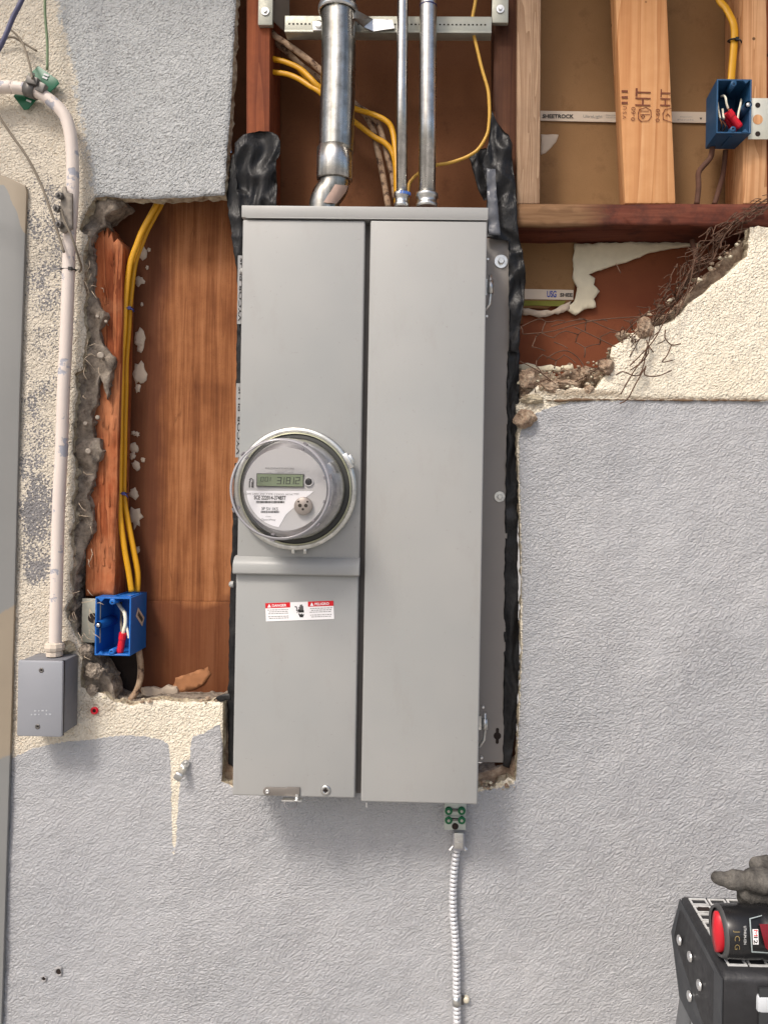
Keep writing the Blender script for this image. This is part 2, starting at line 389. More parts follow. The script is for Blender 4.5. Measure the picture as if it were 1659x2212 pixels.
M['rust'] = plain('rusty_wire', (.11, .06, .038), .9, .1, var=.6, vs=80)
M['rustbr'] = plain('brown_twig_rust', (.10, .045, .028), .9, 0, var=.5, vs=60)
M['yel'] = plain('yellow_cable_jacket', srgb(206, 150, 24), .45, var=.12, vs=40)
M['yel2'] = plain('pale_yellow_wire', srgb(205, 160, 70), .5, var=.15, vs=60)
def clothcable():
    t = NT('old_cloth_cable')
    n = t.noise(60, det=4, rough=.7)
    c = t.ramp(n, [(.38, (.07, .04, .03)), (.47, (.30, .20, .13)), (.7, (.46, .34, .24))])
    return t.fin(c, .9, 0, t.bump(t.noise(400), .6, .001), .2)
M['cloth'] = clothcable()
M['blk'] = plain('black_plastic', (.012, .012, .013), .45)
M['ziptie'] = plain('dark_blue_tie', (.015, .015, .09), .5)
def film():
    t = NT('black_membrane')
    h = t.noise(1, t.map((70, 40, 28)), det=2, dist=1.6)
    return t.fin(t.mix(t.rng(t.noise(30, det=5, rough=.7), .45, .7), (.010, .010, .011), (.026, .025, .025)), t.rng(t.noise(40), .3, .7, .34, .55), 0, t.bump(t.math('ABSOLUTE', t.math('SUBTRACT', h, .5)), .35, .006), .35)
M['film'] = film()
M['filmgrey'] = plain('grey_tape_film', (.10, .105, .12), .35, var=.25, vs=60, bump=.5, bs=90)
M['print_white'] = plain('white_print', (.7, .7, .7), .6)
M['blue'] = plain('blue_box_plastic', srgb(34, 104, 184), .40, var=.08, vs=20, spec=.45)
M['blue_dk'] = plain('blue_box_plastic_old', srgb(34, 76, 112), .5, var=.1, vs=20)
M['red'] = plain('red_connector', srgb(214, 30, 48), .38, var=.08)
M['whitewire'] = plain('white_wire', srgb(225, 220, 200), .5, var=.1)
M['copper'] = plain('copper', (.55, .25, .12), .4, .9)
M['whitepaint'] = plain('white_painted_conduit', srgb(218, 208, 200), .45, var=.08, vs=14, bump=.25, bs=90)
t = NT('chipped_paint_conduit')
_n = t.rng(t.noise(26, det=5, rough=.65), .57, .60)
_c = t.mix(t.noise(9, det=4), srgb(226, 214, 204), srgb(205, 192, 184))
M['whitepaint'] = t.fin(t.mix(_n, _c, srgb(166, 166, 174)), .5, 0, t.bump(t.math('SUBTRACT', 1.0, _n), .4, .001), .4)
M['boxgrey'] = plain('cast_box_grey', srgb(150, 152, 158), .45, .25, var=.05, vs=15, bump=.06, bs=500)
M['boxgrey_side'] = plain('cast_box_side', srgb(120, 121, 126), .6, .1, var=.08, vs=30, bump=.3, bs=300)
M['green'] = plain('green_plastic_tag', srgb(14, 96, 66), .4, var=.2, vs=30)
M['greenwire'] = plain('green_wire', srgb(110, 128, 96), .6)
M['bluewire'] = plain('grey_blue_wire', srgb(86, 86, 112), .6)
M['greywire'] = plain('dusty_grey_wire', srgb(122, 112, 98), .7)
M['screen'] = plain('lcd_glass', srgb(128, 140, 112), .25, var=.02)
M['lcd'] = plain('lcd_segment', (.03, .035, .03), .5)
M['meterface'] = plain('meter_face_grey', srgb(186, 184, 182), .4, var=.02)
M['meterbody'] = galv('meter_body_silver', (.50, .48, .49), (.72, .70, .71), .35, (9, 9, 9))
M['white'] = plain('white_label', srgb(238, 236, 236), .5, var=.01)
M['labelred'] = plain('label_red', srgb(205, 20, 34), .5, var=.02)
M['ringmetal'] = galv('seal_ring', (.62, .62, .58), (.82, .82, .78), .3, (20, 20, 20))
M['gasket'] = plain('dark_gasket', (.05, .05, .045), .5)
M['greenish'] = plain('yellow_green_ring', srgb(186, 186, 160), .35, .4)
M['rubberblk'] = plain('black_resin', (.022, .022, .024), .5, var=.6, vs=45, bump=.5, bs=160)
M['grip_white'] = plain('worn_white_edge', srgb(200, 200, 198), .7, var=.3, vs=120)
M['ladder_side'] = plain('dark_grey_side', srgb(58, 60, 63), .5, var=.22, vs=25, bump=.15, bs=300)
M['ladder_leg'] = plain('fiberglass_grey', srgb(104, 106, 108), .5, var=.08, vs=25)
M['rivet'] = plain('aluminium_rivet', (.75, .75, .74), .3, .9)
M['toolred'] = plain('tool_red', srgb(196, 34, 46), .35, var=.06)
M['tooldkred'] = plain('tool_dark_red', srgb(110, 8, 22), .35)
M['toolblk'] = plain('tool_black', (.012, .012, .013), .28)
def glovemat():
    t = NT('glove_fabric'); c = t.mix(t.rng(t.noise(45, det=5, rough=.7), .35, .65), srgb(58, 56, 54), srgb(116, 112, 106))
    h = t.math('ADD', t.math('MULTIPLY', t.noise(1, t.map((170, 60, 60)), det=3, dist=1), 1.0), t.math('MULTIPLY', t.noise(900, det=1), .3))
    return t.fin(c, .95, 0, t.bump(h, .9, .003), .1)
M['glove'] = glovemat()
def clear(name, tint, a=.85):
    t = NT(name); tr = t.n('ShaderNodeBsdfTransparent'); tr.inputs[0].default_value = (*tint, 1)
    gl = t.n('ShaderNodeBsdfGlossy'); gl.inputs['Roughness'].default_value = .06; gl.inputs[0].default_value = (1, 1, 1, 1)
    fr = t.n('ShaderNodeLayerWeight'); fr.inputs['Blend'].default_value = .35
    mx = t.n('ShaderNodeMixShader'); t.put(mx.inputs[0], t.rng(t.math('POWER', fr.outputs['Facing'], 2.0), 0, 1, .035, .55))
    t.put(mx.inputs[1], tr.outputs[0]); t.put(mx.inputs[2], gl.outputs[0]); t.put(t.o.inputs[0], mx.outputs[0]); return t.m
M['clear'] = clear('clear_cover', (.93, .93, .94))

def board_paint():
    t = NT('painted_board'); s = t.sep(); oo = at(10, 2212, -.008); z = t.math('ADD', s[2], oo.z); x = t.math('ADD', s[0], oo.x)
    nz = t.math('MULTIPLY', t.math('SUBTRACT', t.noise(18, det=4), .5), .05)
    zz = t.math('ADD', z, nz)
    def F(v): return at(20, v).z
    x0 = at(0, 1335).x
    a = t.math('ADD', t.rng(zz, F(1628)-.002, F(1628)+.002, 1, 0),
               t.math('MULTIPLY', t.rng(t.math('ADD', zz, t.math('MULTIPLY', t.math('SUBTRACT', x, x0), -.9)), F(1338)-.002, F(1338)+.002), 1.0), clamp=True)
    top = t.rng(t.math('ADD', zz, t.math('MULTIPLY', t.math('MAXIMUM', t.math('SUBTRACT', x, at(16, 400).x), 0.0), 2.2)), F(403)-.001, F(403)+.001, 1, 0)
    a = t.math('MULTIPLY', a, top)
    edge = t.rng(t.math('ADD', t.math('SUBTRACT', x, t.math('MULTIPLY', t.math('SUBTRACT', z, 1.5), .035)), t.math('MULTIPLY', nz, .2)), -.7215, -.7195, 1, 0)
    c = t.mix(a, t.mix(t.noise(9, det=4), srgb(140, 128, 112), srgb(160, 148, 130)), t.mix(t.noise(6), srgb(124, 124, 122), srgb(138, 138, 136)))
    return t.fin(c, .6, 0, t.bump(t.noise(120, det=3), .12, .001), .3)
M['board'] = board_paint()

# ------------------------------------------------------------ ground (outside the picture, gives bounce light)
g = MB(); g.add([(-60, -60, 0), (60, -60, 0), (60, 60, 0), (-60, 60, 0)], [(0, 1, 2, 3)])
go = g.build('ground', plain('concrete_ground', (.36, .34, .31), .9, var=.1, vs=3), loc=(0, 0, 0)); go['kind'] = 'structure'

# ------------------------------------------------------------ the wall of the house
YF, YS, YB = 0.0, .024, .112       # stucco face, stud face, back of the bays
W = thing('house_wall', 'grey and cream stucco house wall cut open to bare studs and sheathing', 'wall', (0, .05, 0))
def F2(l): return l
cut_top = [(525,-700),(513,-300),(510,0),(500,200),(490,333),(485,421),(440,424),(400,426),(330,429),(266,428),(230,424),(206,426),
 (190,446),(183,470),(174,492),(191,514),(180,547),(183,590),(181,614),(185,647),(180,674),(187,714),(182,747),(180,797),(163,807),(170,844),(162,880),(163,914),
 (158,960),(163,1014),(161,1054),(154,1087),(161,1120),(152,1154),(160,1204),(149,1254),(156,1287),(144,1320),(151,1354),(170,1387),(177,1420),(174,1470),
 (176,1483),(200,1493),(226,1500),(246,1517),(267,1520),(287,1526),(311,1516),(334,1513),(410,1517),(481,1516)]
cut_mid = [(481,1600),(480,1673),(478,1689),(501,1696),(520,1712),(700,1715),(900,1714),(1030,1706),(1037,1701),(1060,1709),(1076,1692),(1097,1680),(1114,1688),
 (1117,1638),(1122,1492),(1126,1409),(1123,1347),(1126,1284),(1124,1180),(1120,1050),(1116,967),(1118,925),(1114,874),(1129,858),(1161,835),(1184,843),(1227,839),(1285,839),
 (1309,808),(1324,788),(1316,769),(1320,753),(1363,722),(1402,710),(1449,695),(1472,671),(1519,632),(1546,609),(1578,582),(1613,554),(1618,492),(1636,490),(1700,498),(2100,498)]
outer = [(2100,2950),(-600,2950),(-600,-700)]
rim = xz(cut_top, 0), xz(cut_mid, 0), xz(outer, 0)
def jag_open(pts, step, amp, seed):
    full = jag(pts, step, amp, seed); n = max(1, int((Vector(pts[0])-Vector(pts[-1])).length/step)); return full[:-n]+[pts[-1]]
sp = jag_open(rim[0][:12], .008, .0012, 1) + jag_open(rim[0][11:42], .005, .0035, 2)[1:] + jag_open(rim[0][41:], .006, .0022, 3)[1:] \
   + jag_open(rim[1][:3], .01, .0006, 4)[1:] + jag_open(rim[1][2:12], .006, .002, 5)[1:] + jag_open(rim[1][11:23], .008, .0009, 6)[1:] \
   + jag_open(rim[1][22:38], .005, .003, 7)[1:] + jag_open(rim[1][37:], .006, .0018, 8)[1:] + list(rim[2])
def sdisp(x, z):
    return .0022*fbm(x, z, 9, 1.0)+.0010*fbm(x, z, 55, 2.0)+.0007*fbm(x, z, 130, 3.0, 2)
st = MB()
SX, SZ = slab(st, sp, 0, .022, .0062, sdisp, rim=.0025, mi=0, mi_side=1, round_=.0018)
NV = len(st.v); AX = np.array([v.x for v in st.v]); AZ = np.array([v.z for v in st.v])
grey1 = [(-620,1665),(0,1652),(23,1640),(43,1630),(77,1615),(134,1603),(200,1597),(261,1588),(311,1590),(344,1597),(363,1607),(368,1633),(369,1660),(371,1707),(371,1774),(374,1845),
 (378,1845),(382,1790),(387,1724),(391,1673),(411,1640),(413,1607),(418,1590),(444,1583),(461,1570),(484,1564),(484,1690),(500,1698),(520,1716),(1030,1710),(1110,1695),(1119,1600),(1128,1400),(1126,1200),(1120,950),(1128,915),(1170,885),(1230,868),(1400,864),(1659,867),(2200,868),(2200,3100),(-620,3100)]
d1 = sdf(xz(grey1, 0), AX, AZ)
# broken rim of the hole keeps a thin cream edge
wh = [(127,-800),(127,0),(133,50),(157,127),(163,187),(173,250),(187,316),(197,366),(206,440),(600,440),(600,-800)]
d2 = sdf(xz(wh, 0), AX, AZ)
spk = np.zeros(NV)
for (u, v, ru, rv, a) in [(95,470,60,60,.55),(100,470,80,170,.7),(100,560,75,170,.9),(100,700,70,200,.8),(92,900,70,230,.75),(85,1110,65,170,1.25),(80,1210,55,90,1.2),(70,1000,50,110,1.0),(178,560,20,120,.3)]:
    c = at(u, v); k = 1-np.hypot((AX-c.x)/(ru*.00078), (AZ-c.z)/(rv*.00078)); spk = np.maximum(spk, a*np.clip(k*1.6, 0, 1))
drt = np.zeros(NV)
for (u, v, ru, rv, a) in [(215,1530,75,35,.5),(300,1535,50,25,.35),(1150,870,40,25,.6),(30,1560,40,80,.5),(1250,850,140,14,.9),(170,1480,60,60,.3),(1500,862,260,7,.8),(165,900,14,330,.35)]:
    c = at(u, v); k = 1-np.hypot((AX-c.x)/(ru*.00078), (AZ-c.z)/(rv*.00078)); drt = np.maximum(drt, a*np.clip(k*1.8, 0, 1))
st.attr = {'paint': d1, 'white': np.clip(d2, -.1, .1), 'speck': spk, 'dirt': drt}
# the upper cream coat stands a few mm proud of the grey coat below it
top_step = xz([(1120,862),(1240,862),(1400,861),(1659,863),(2200,864),(2200,300),(1000,300),(1000,862)], 0)
dstep = sdf(top_step, AX, AZ)
for i, v in enumerate(st.v):
    if v.y < .006: v.y -= .004*max(0, min(1, (dstep[i]+.001)/.004))
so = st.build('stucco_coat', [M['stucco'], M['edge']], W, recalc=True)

def prism_part(name, pts, Y, y0, y1, mat, parent=W, bevel=0, label=None):
    b = MB(); b.prism(xz(pts, Y), y0, y1); o = b.build(name, mat, parent, bevel=bevel)
    if label: o['label'] = label
    return o
def splinter(pts, seed, amp=.004, step=.006): return jag(xz(pts, YS), step, amp, seed)
# left splintered stud, its top torn into splinters
b = MB()
pl = [(186,1287),(186,560),(190,548),(193,520),(200,532),(203,505),(208,528),(213,500),(216,482),(222,474),(225,512),(229,500),(232,486),(236,516),(241,500),(246,524),(255,515),(266,531),(264,700),(258,900),(252,1150),(249,1287)]
slab(b, jag(xz(pl, YS), .02, .0004, 5), YS, .088, .012, lambda x, z: .0022*fbm(x*5, z*.6, 20, 4)+.0012*fbm(x*8, z, 60, 9))
b.build('stud', M['stud_red'], W)['label'] = 'orange stud with a splintered broken top'
r_ = random.Random(9); b = MB()
for i in range(46):
    u = r_.uniform(198, 252); v = r_.uniform(530, 1260); u = u if v > 700 else min(u, 250); p = at(u, v, YS-.0015); L = r_.uniform(.010, .045); w_ = r_.uniform(.0007, .0020)
    e = p+Vector((r_.uniform(-.002, .002), r_.uniform(-.005, -.001), L)); b.add([p+Vector((-w_, 0, 0)), p+Vector((w_, 0, 0)), p+Vector((0, .002, -.004)), e], [(0, 1, 3), (1, 2, 3), (2, 0, 3), (0, 2, 1)])
so2 = b.build('splinters', M['stud_red'], W); so2['kind'] = 'stuff'
prism_part('stud', [(532,-600),(583,-600),(583,700),(533,700)], YS, YS, .110, M['stud_red2'], bevel=.0015, label='reddish stud behind the left black membrane')
prism_part('stud', [(1066,-600),(1118,-600),(1117,1760),(1070,1760)], YS, YS+.012, .110, M['stud_dark'], bevel=.002, label='dark aged stud right of the conduits')
prism_part('stud', [(1119,-600),(1171,-600),(1166,440),(1115.5,440)], YS, YS, .108, M['stud_grey'], bevel=.0025, label='weathered pale stud')
prism_part('stud', [(1603,-600),(1655,-600),(1657,440),(1604,440)], YS, YS, .108, M['pine2'], bevel=.003, label='new yellow pine stud at the right edge')
prism_part('stud', [(1658,-600),(1712,-600),(1714,440),(1659.5,440)], YS, YS+.004, .108, M['stud_red2'], bevel=.003)
mid = prism_part('stud', [(1300,-600),(1415,-600),(1460,440),(1349,440)], YS, YS, YS+.038, M['pine'], bevel=.004, label='leaning flat pine board with brown stamps')
bl = MB()
slab(bl, jag(xz([(1115,441),(1166,441),(1300,441),(1500,441),(2100,441),(2100,492),(1600,492),(1480,487),(1300,486),(1180,490),(1115,488)], YS-.003), .02, .001, 9), YS-.003, .092, .012, lambda x, z: .0012*fbm(x, z*3, 20, 4))
bl.build('blocking', M['block'], W)['label'] = 'dark red horizontal blocking'
b = MB(); slab(b, jag(xz([(1113,442),(1250,442),(1275,452),(1283,463),(1270,476),(1240,487),(1113,489)], YS-.005), .012, .0015, 19), YS-.005, .0012, .012, lambda x, z: .0008*fbm(x, z*3, 20, 4))
# backs of the bays
YL = .072
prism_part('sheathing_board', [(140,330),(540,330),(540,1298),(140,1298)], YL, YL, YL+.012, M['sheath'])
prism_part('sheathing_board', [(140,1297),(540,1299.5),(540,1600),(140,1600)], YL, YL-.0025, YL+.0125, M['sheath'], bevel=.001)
prism_part('bay_board', [(500,-600),(1130,-600),(1130,700),(500,700)], YB, YB+.001, YB+.012, M['dry_mid'])
dw = prism_part('drywall', [(1150,-600),(2100,-600),(2100,470),(1150,470)], YB, YB, YB+.012, M['dry'])
prism_part('bay_board', [(1080,470),(2100,470),(2100,900),(1080,900)], YB, YB+.004, YB+.014, M['redboard'])
b = MB(); dpl = jag(xz([(1090,500),(1245,500),(1243,575),(1240,620),(1236,650),(1220,662),(1200,655),(1180,668),(1150,665),(1090,672)], YB), .006, .0015, 3)
slab(b, dpl, YB-.002, .005, .012); dw2 = b.build('drywall', M['dry'], W)
def torn(name, pts, Y, mat, seed, amp=.003, th=.004, grid=.006, dsp=.002, parent=W, step=.005):
    b = MB(); slab(b, jag(xz(pts, Y), step, amp, seed), Y, th, grid, lambda x, z: dsp*fbm(x, z, 45, seed)+dsp*.6*abs(fbm(x, z, 110, seed+4))); return b.build(name, mat, parent)
torn('torn_gypsum', [(1241,527),(1330,524),(1510,524),(1515,531),(1472,533),(1402,545),(1363,562),(1324,574),(1285,586),(1270,592),(1285,601),(1282,615),(1295,629),(1282,646),(1287,662),(1262,668),(1243,681),(1223,668),(1240,650),(1246,620),(1238,600),(1238,560)], YB-.006, M['gyps'], 31, .002, .005)
torn('torn_gypsum', [(1129,664),(1160,670),(1190,672),(1215,660),(1232,650),(1228,668),(1205,678),(1165,684),(1129,680)], YB-.005, M['scab'], 32)
torn('torn_gypsum', [(1120,787),(1140,782),(1160,792),(1190,788),(1210,794),(1235,786),(1240,797),(1200,803),(1150,802),(1120,800)], YB-.03, M['gyps'], 33)
torn('torn_gypsum', [(1168,290),(1206,291),(1200,306),(1190,318),(1178,330),(1168,334)], YB-.001, M['tape'], 34, .001, .001)
for i, (u, v, a, bb) in enumerate([(310,548,8,17),(305,520,5,9),(302,607,10,12),(318,578,4,5),(305,730,13,26),(303,742,9,18),(302,808,15,28),(298,838,7,12),(296,938,6,7),(288,935,5,5),(287,984,8,9),(309,993,5,6),
      (290,968,11,13),(294,1005,11,12),(290,1066,12,13),(294,1117,14,24),(296,1188,8,10),(307,657,3,4),(322,540,4,5),(285,1440,22,6),(428,1470,30,14)]):
    if i >= 19: continue
    pts = []; r_ = random.Random(i)
    for k in range(14):
        q = 2*math.pi*k/14; s_ = r_.uniform(.6, 1.2); pts.append((u+a*s_*math.cos(q), v+bb*s_*math.sin(q)))
    torn('plaster_scab', pts, YL-.001, M['scab'], 40+i, .0012, .002, .006, .0008, step=.004)
torn('plaster_scab', [(303,1487),(330,1483),(345,1490),(362,1481),(380,1484),(384,1500),(376,1516),(330,1522),(312,1510)], YL-.012, M['scab'], 71, .003, .008, .006, .004)
torn('pale_patch', [(380,1465),(420,1450),(450,1440),(455,1455),(440,1478),(410,1492),(385,1500),(370,1490)], YL-.004, plain('worn_wood_patch', (.34, .15, .065), .9, var=.35, vs=50), 72, .003, .001)
# mortar keys and rubble along the left edge of the hole
mp = [(160,470),(200,436),(235,430),(262,428),(272,440),(262,452),(244,458),(232,470),(229,486),(216,492),(207,500),(200,527),(206,560),(206,601),(200,627),(213,650),(222,668),(231,684),(222,700),(216,714),(221,741),(233,757),(249,771),(247,800),(240,822),(232,862),(226,830),(217,812),(213,864),(200,897),(203,947),(216,946),(222,975),(212,1000),(205,1021),(193,1077),(204,1120),(198,1154),(182,1187),(174,1215),(169,1240),(164,1290),(166,1300),(172,1380),(196,1400),(222,1440),(240,1470),(248,1480),(250,1520),(140,1500),(125,1400),(125,1200),(135,1000),(150,800)]
b = MB()
slab(b, jag(xz(mp, YS-.01), .006, .003, 61), YS-.012, .04, .006, lambda x, z: .010*fbm(x, z, 24, 7.0)+.007*abs(fbm(x, z, 60, 2.0))-.002, rim=.003)
b.build('broken_mortar', M['mortar'], W)['label'] = 'lumpy grey mortar keys along the hole'
b = MB()
slab(b, jag(xz([(1110,900),(1110,805),(1150,798),(1200,812),(1240,800),(1270,795),(1300,800),(1330,760),(1350,735),(1400,700),(1440,680),(1500,620),(1560,560),(1600,520),(1640,480),(1660,510),(1640,600),(1560,680),(1460,760),(1380,850),(1250,880)], YS+.02), .007, .004, 62), YS+.004, .05, .007, lambda x, z: .010*fbm(x, z, 26, 8.0)+.008*abs(fbm(x, z, 60, 3.0)), rim=.003)
b.build('broken_mortar', M['rock'], W)['label'] = 'crumbled brown mortar under the wire mesh'
b = MB()
slab(b, jag(xz([(478,1560),(478,1700),(500,1712),(1040,1716),(1125,1706),(1130,1620),(1100,1650),(1030,1672),(700,1690),(520,1680),(500,1600)], YS), .007, .002, 63), YS, .05, .009, lambda x, z: .006*fbm(x, z, 30, 8.0), rim=.002)
b.build('broken_mortar', M['rock'], W)['label'] = 'rubble in the gap under the panel'
b = MB()
slab(b, jag(xz([(150,1460),(200,1470),(260,1500),(300,1510),(500,1505),(520,1560),(140,1560)], YS+.01), .007, .003, 64), YS+.002, .08, .01, lambda x, z: .008*fbm(x, z, 30, 8.0), rim=.002)
b.build('broken_mortar', M['mortar'], W)
prism_part('gap_shade_sheet', [(236,1300),(303,1300),(303,1530),(236,1530)], YL, YL-.006, YL-.003, M['dark'])  # flat near-black sheet standing in for the unlit gap under the box
# seam groove between cream coat and grey coat
b = MB(); slab(b, jag(xz([(1180,864),(1250,861),(1300,861.5),(1400,863),(1659,864),(2100,865),(2100,866.5),(1659,866.5),(1400,865.5),(1300,864.5),(1200,868)], -.004), .004, .0022, 81), -.0035, .003, .006)
b.build('seam_line', plain('rusty_seam', (.15, .09, .05), .9, var=.6, vs=80), W)

# unseen eave above the frame, added to shade the top of the wall
EV = thing('shade_eave', 'unseen eave soffit and fascia added to shade the upper wall', 'eave', (0, -.2, 2.86))
b = MB(); b.box((-1.6, -.34, 2.86), (1.6, .12, 2.88)); b.build('soffit', plain('soffit_paint', (.45, .42, .37), .8), EV)
b = MB(); b.box((-1.6, -.365, 2.82), (1.6, -.342, 3.0)); b.build('fascia', plain('fascia_paint', (.4, .38, .34), .7), EV)

# ------------------------------------------------------------ writing
def text_mb(mb, s, origin, h, right=(1,0,0), up=(0,0,1), width=None, mi=0, align='LEFT', bold=0.0, lift=None, shear=0):
    cu = bpy.data.curves.new('t', 'FONT'); cu.body = s; cu.size = 1; cu.offset = bold; cu.shear = shear; cu.resolution_u = 3
    o = bpy.data.objects.new('t', cu); COL.objects.link(o); dg = bpy.context.evaluated_depsgraph_get(); dg.update()
    me = o.evaluated_get(dg).to_mesh(); vs = [v.co.copy() for v in me.vertices]; fs = [list(p.vertices) for p in me.polygons]
    bpy.data.objects.remove(o); bpy.data.curves.remove(cu)
    if not vs: return
    x0 = min(v.x for v in vs); x1 = max(v.x for v in vs); y0 = min(v.y for v in vs); y1 = max(v.y for v in vs)
    kx = (width/(x1-x0)) if width else h/(y1-y0); ky = h/(y1-y0)
    ox = -(x1+x0)/2 if align == 'CENTER' else -x0
    o_, r_, u_ = Vector(origin), Vector(right).normalized(), Vector(up).normalized()
    mb.add([o_+r_*((v.x+ox)*kx)+u_*((v.y-y0)*ky) for v in vs], fs, mi)
def strip(mb, u0, v0, u1, v1, Y, mi=0, th=.0006):
    a = at(u0, v0, Y); b_ = at(u1, v1, Y); mb.box((min(a.x, b_.x), Y-th, min(a.z, b_.z)), (max(a.x, b_.x), Y, max(a.z, b_.z)), mi)
# paper joint tape on the drywall
def tape(pts, parent, words, seed):
    b = MB(); b.prism(jag(xz(pts, YB-.002), .02, .0003, seed), YB-.0035, YB-.0015); o = b.build('joint_tape', M['tape'], parent)
    b = MB()
    for s, u, v, hpx, wpx, mi, bold in words:
        p = at(u, v, YB-.0043); k = .000831
        text_mb(b, s, p, hpx*k, width=wpx*k, mi=mi, bold=bold)
    b.build('printed_words', [M['ink'], M['ink_grey'], M['ink_blue']], o, recalc=False)
tape([(1160,240),(1340,243),(1345,265),(1160,261)], dw, [('SHEETROCK', 1171, 255, 8.5, 67, 0, .03), ('UltraLight', 1259, 256, 8, 41, 1, 0), ('Mold-resistant', 1308, 250, 3, 27, 1, 0), ('Gypsum panels', 1308, 255, 3, 27, 1, 0)], 1)
tape([(1448,242),(1528,243),(1528,266),(1448,265)], dw, [('Gypsum', 1468, 254, 3, 26, 1, 0), ('Panels', 1463, 260, 3, 34, 1, 0), ('\u25BC', 1510, 259, 5, 6, 0, 0)], 2)
tape([(1100,624),(1238,627),(1237,648),(1100,646)], dw2, [('USG', 1181, 642, 14, 20, 2, .02), ('SHEE', 1209, 641, 8, 27, 0, .03)], 3)
b = MB(); b.prism(jag(xz([(1100,649),(1222,650),(1214,662),(1160,660),(1100,662)], YB-.003), .02, .0006, 8), YB-.004, YB-.0022); b.build('tape_edge', plain('olive_paper', srgb(112, 112, 40), .8), dw2)
# stamps on the pine board, read with the head turned
b = MB(); k = .00077; Yp = YS-.0012
def rot_text(s, u, v, hpx, wpx, bold=0, mi=0):
    text_mb(b, s, at(u, v, Yp), hpx*k, right=(0.02, 0, 1), up=(-1, 0, .02), width=wpx*k, mi=mi, bold=bold)
def outline(pts, r=.0006, close=True):
    P = path(pts, Yp); P = P+[P[0]] if close else P
    for i in range(len(P)-1):
        d = (P[i+1]-P[i]).normalized()*r; nn = Vector((-d.z, 0, d.x)); b.add([P[i]+nn-d, P[i+1]+nn+d, P[i+1]-nn+d, P[i]-nn-d], [(0, 1, 2, 3)])
rot_text('HT', 1404, 229, 33, 38); rot_text('HT', 1447, 229, 22, 36)
rot_text('0-60', 1371, 261, 9, 30); rot_text('0-60', 1424, 263, 9, 28)
rot_text('V S U', 1352, 257, 8, 28); outline([(1378,244),(1381,236),(1395,232),(1405,238),(1406,252),(1400,261),(1384,262),(1378,256)]); outline([(1383,240),(1400,240)], close=False); outline([(1383,248),(1402,247)], close=False)
outline([(1385,252),(1388,247),(1392,252),(1388,256)]); outline([(1431,246),(1436,236),(1449,234)], close=False); outline([(1431,246),(1432,258),(1450,264)], close=False); outline([(1438,250),(1442,246),(1446,251)], close=False)
for v in (197, 210, 222): outline([(1344,v),(1353,v)], .0018, False)
so_ = b.build('printed_stamp', M['ink_brown'], mid, recalc=False)
# ------------------------------------------------------------ grey painted board at the left edge
Yb = -.008
t0 = at(30, 900, Yb)
TB = thing('painted_board', 'tall grey painted board with bare tan patches along the left edge', 'board', tuple(at(10, 2212, Yb)))
b = MB(); b.prism((xz([(-560,150),(0,376),(28,388),(55,401),(58,414),(50,647),(43,847),(40,967),(37,1087),(32,1287),(25,1553),(20,1700),(12,1950),(4,2200),(-8,2940),(-560,2940)], Yb)), Yb, Yb+.006)
b.build('board_face', M['board'], TB, bevel=.0008)

# ------------------------------------------------------------ electrical panel
YD, YBX = -.105, -.086
def AT(u, v, Y=YD): return at(u, v, Y)
XL, XR = (AT(524,475).x+AT(503,1722).x)/2, (AT(1051,475).x+AT(1033,1733).x)/2
ZT, ZB = AT(788,474).z, AT(770,1728).z
XM0, XM1 = (AT(787,475).x+AT(770,1727).x)/2, (AT(801,475).x+AT(779,1730).x)/2
ZCAP = AT(790, 447).z
ZL0, ZL1 = AT(645, 1241).z, AT(645, 1206).z
P = thing('electrical_cabinet', 'tall light grey steel electrical panel with two long doors', 'electrical panel', (XL, -.04, ZB))
b = MB(); b.box((XL+.004, YBX, ZB+.004), (XR-.003, .019, ZCAP-.002)); b.build('enclosure', M['enamel'], P, bevel=.001)
# flange with keyhole
XF0, XF1 = (at(521,600,.02).x), (at(1102,516,.018).x+at(1092,1646,.018).x)/2
ZF1, ZF0 = at(1080, 514, .018).z, at(1070, 1648, .018).z
kh = at(1074, 1590, .018)
b = MB(); b.box((XR-.01, .0195, ZF0), (XF1, .0225, ZF1)); b.build('flange', M['enamel_dk'], P, bevel=.0008, seg=1)
b = MB(); b.box((XF0, .0195, ZF0+.02), (XL+.01, .0225, ZF1)); b.build('flange', M['enamel_dk'], P, bevel=.0008, seg=1)
b = MB()
kpts = [(math.cos(q)*.0062, math.sin(q)*.0062) for q in [k*math.pi/8 for k in range(16)]]
b.prism([(kh.x+x, kh.z+z) for x, z in kpts], .0186, .0194)
b.prism([(kh.x-.0025, kh.z+.004), (kh.x+.0025, kh.z+.004), (kh.x+.0025, kh.z+.012), (kh.x, kh.z+.0135), (kh.x-.0025, kh.z+.012)], .0184, .0194)
b.prism([(kh.x-.0025, kh.z-.004), (kh.x-.0025, kh.z-.012), (kh.x, kh.z-.0135), (kh.x+.0025, kh.z-.012), (kh.x+.0025, kh.z-.004)], .0184, .0194)
b.build('keyhole', M['dark'], P)
b = MB(); b.box((AT(523.5,470).x-.0005, -.1075, AT(780,473).z), (AT(1054,470).x, .0, ZCAP)); b.build('top_cap', M['enamel'], P, bevel=.0012)
b = MB(); b.box((AT(533,474).x, -.1085, AT(780,474.6).z), (AT(1052,474).x, -.1068, AT(780,472.4).z)); b.build('cap_lip', M['enamel'], P, bevel=.0003)
def door(x0, x1, z0, z1, y=YD, nm='door'):
    b = MB(); b.box((x0, y, z0), (x1, YBX-.001, z1)); return b.build(nm, M['enamel'], P, bevel=.0028, seg=3)
door(XL+.0005, XM0, ZL1-.002, ZT-.0015, nm='meter_cover')
door(XL-.0005, XM0-.001, ZB+.0025, ZL0+.001, YD-.001, nm='lower_door')
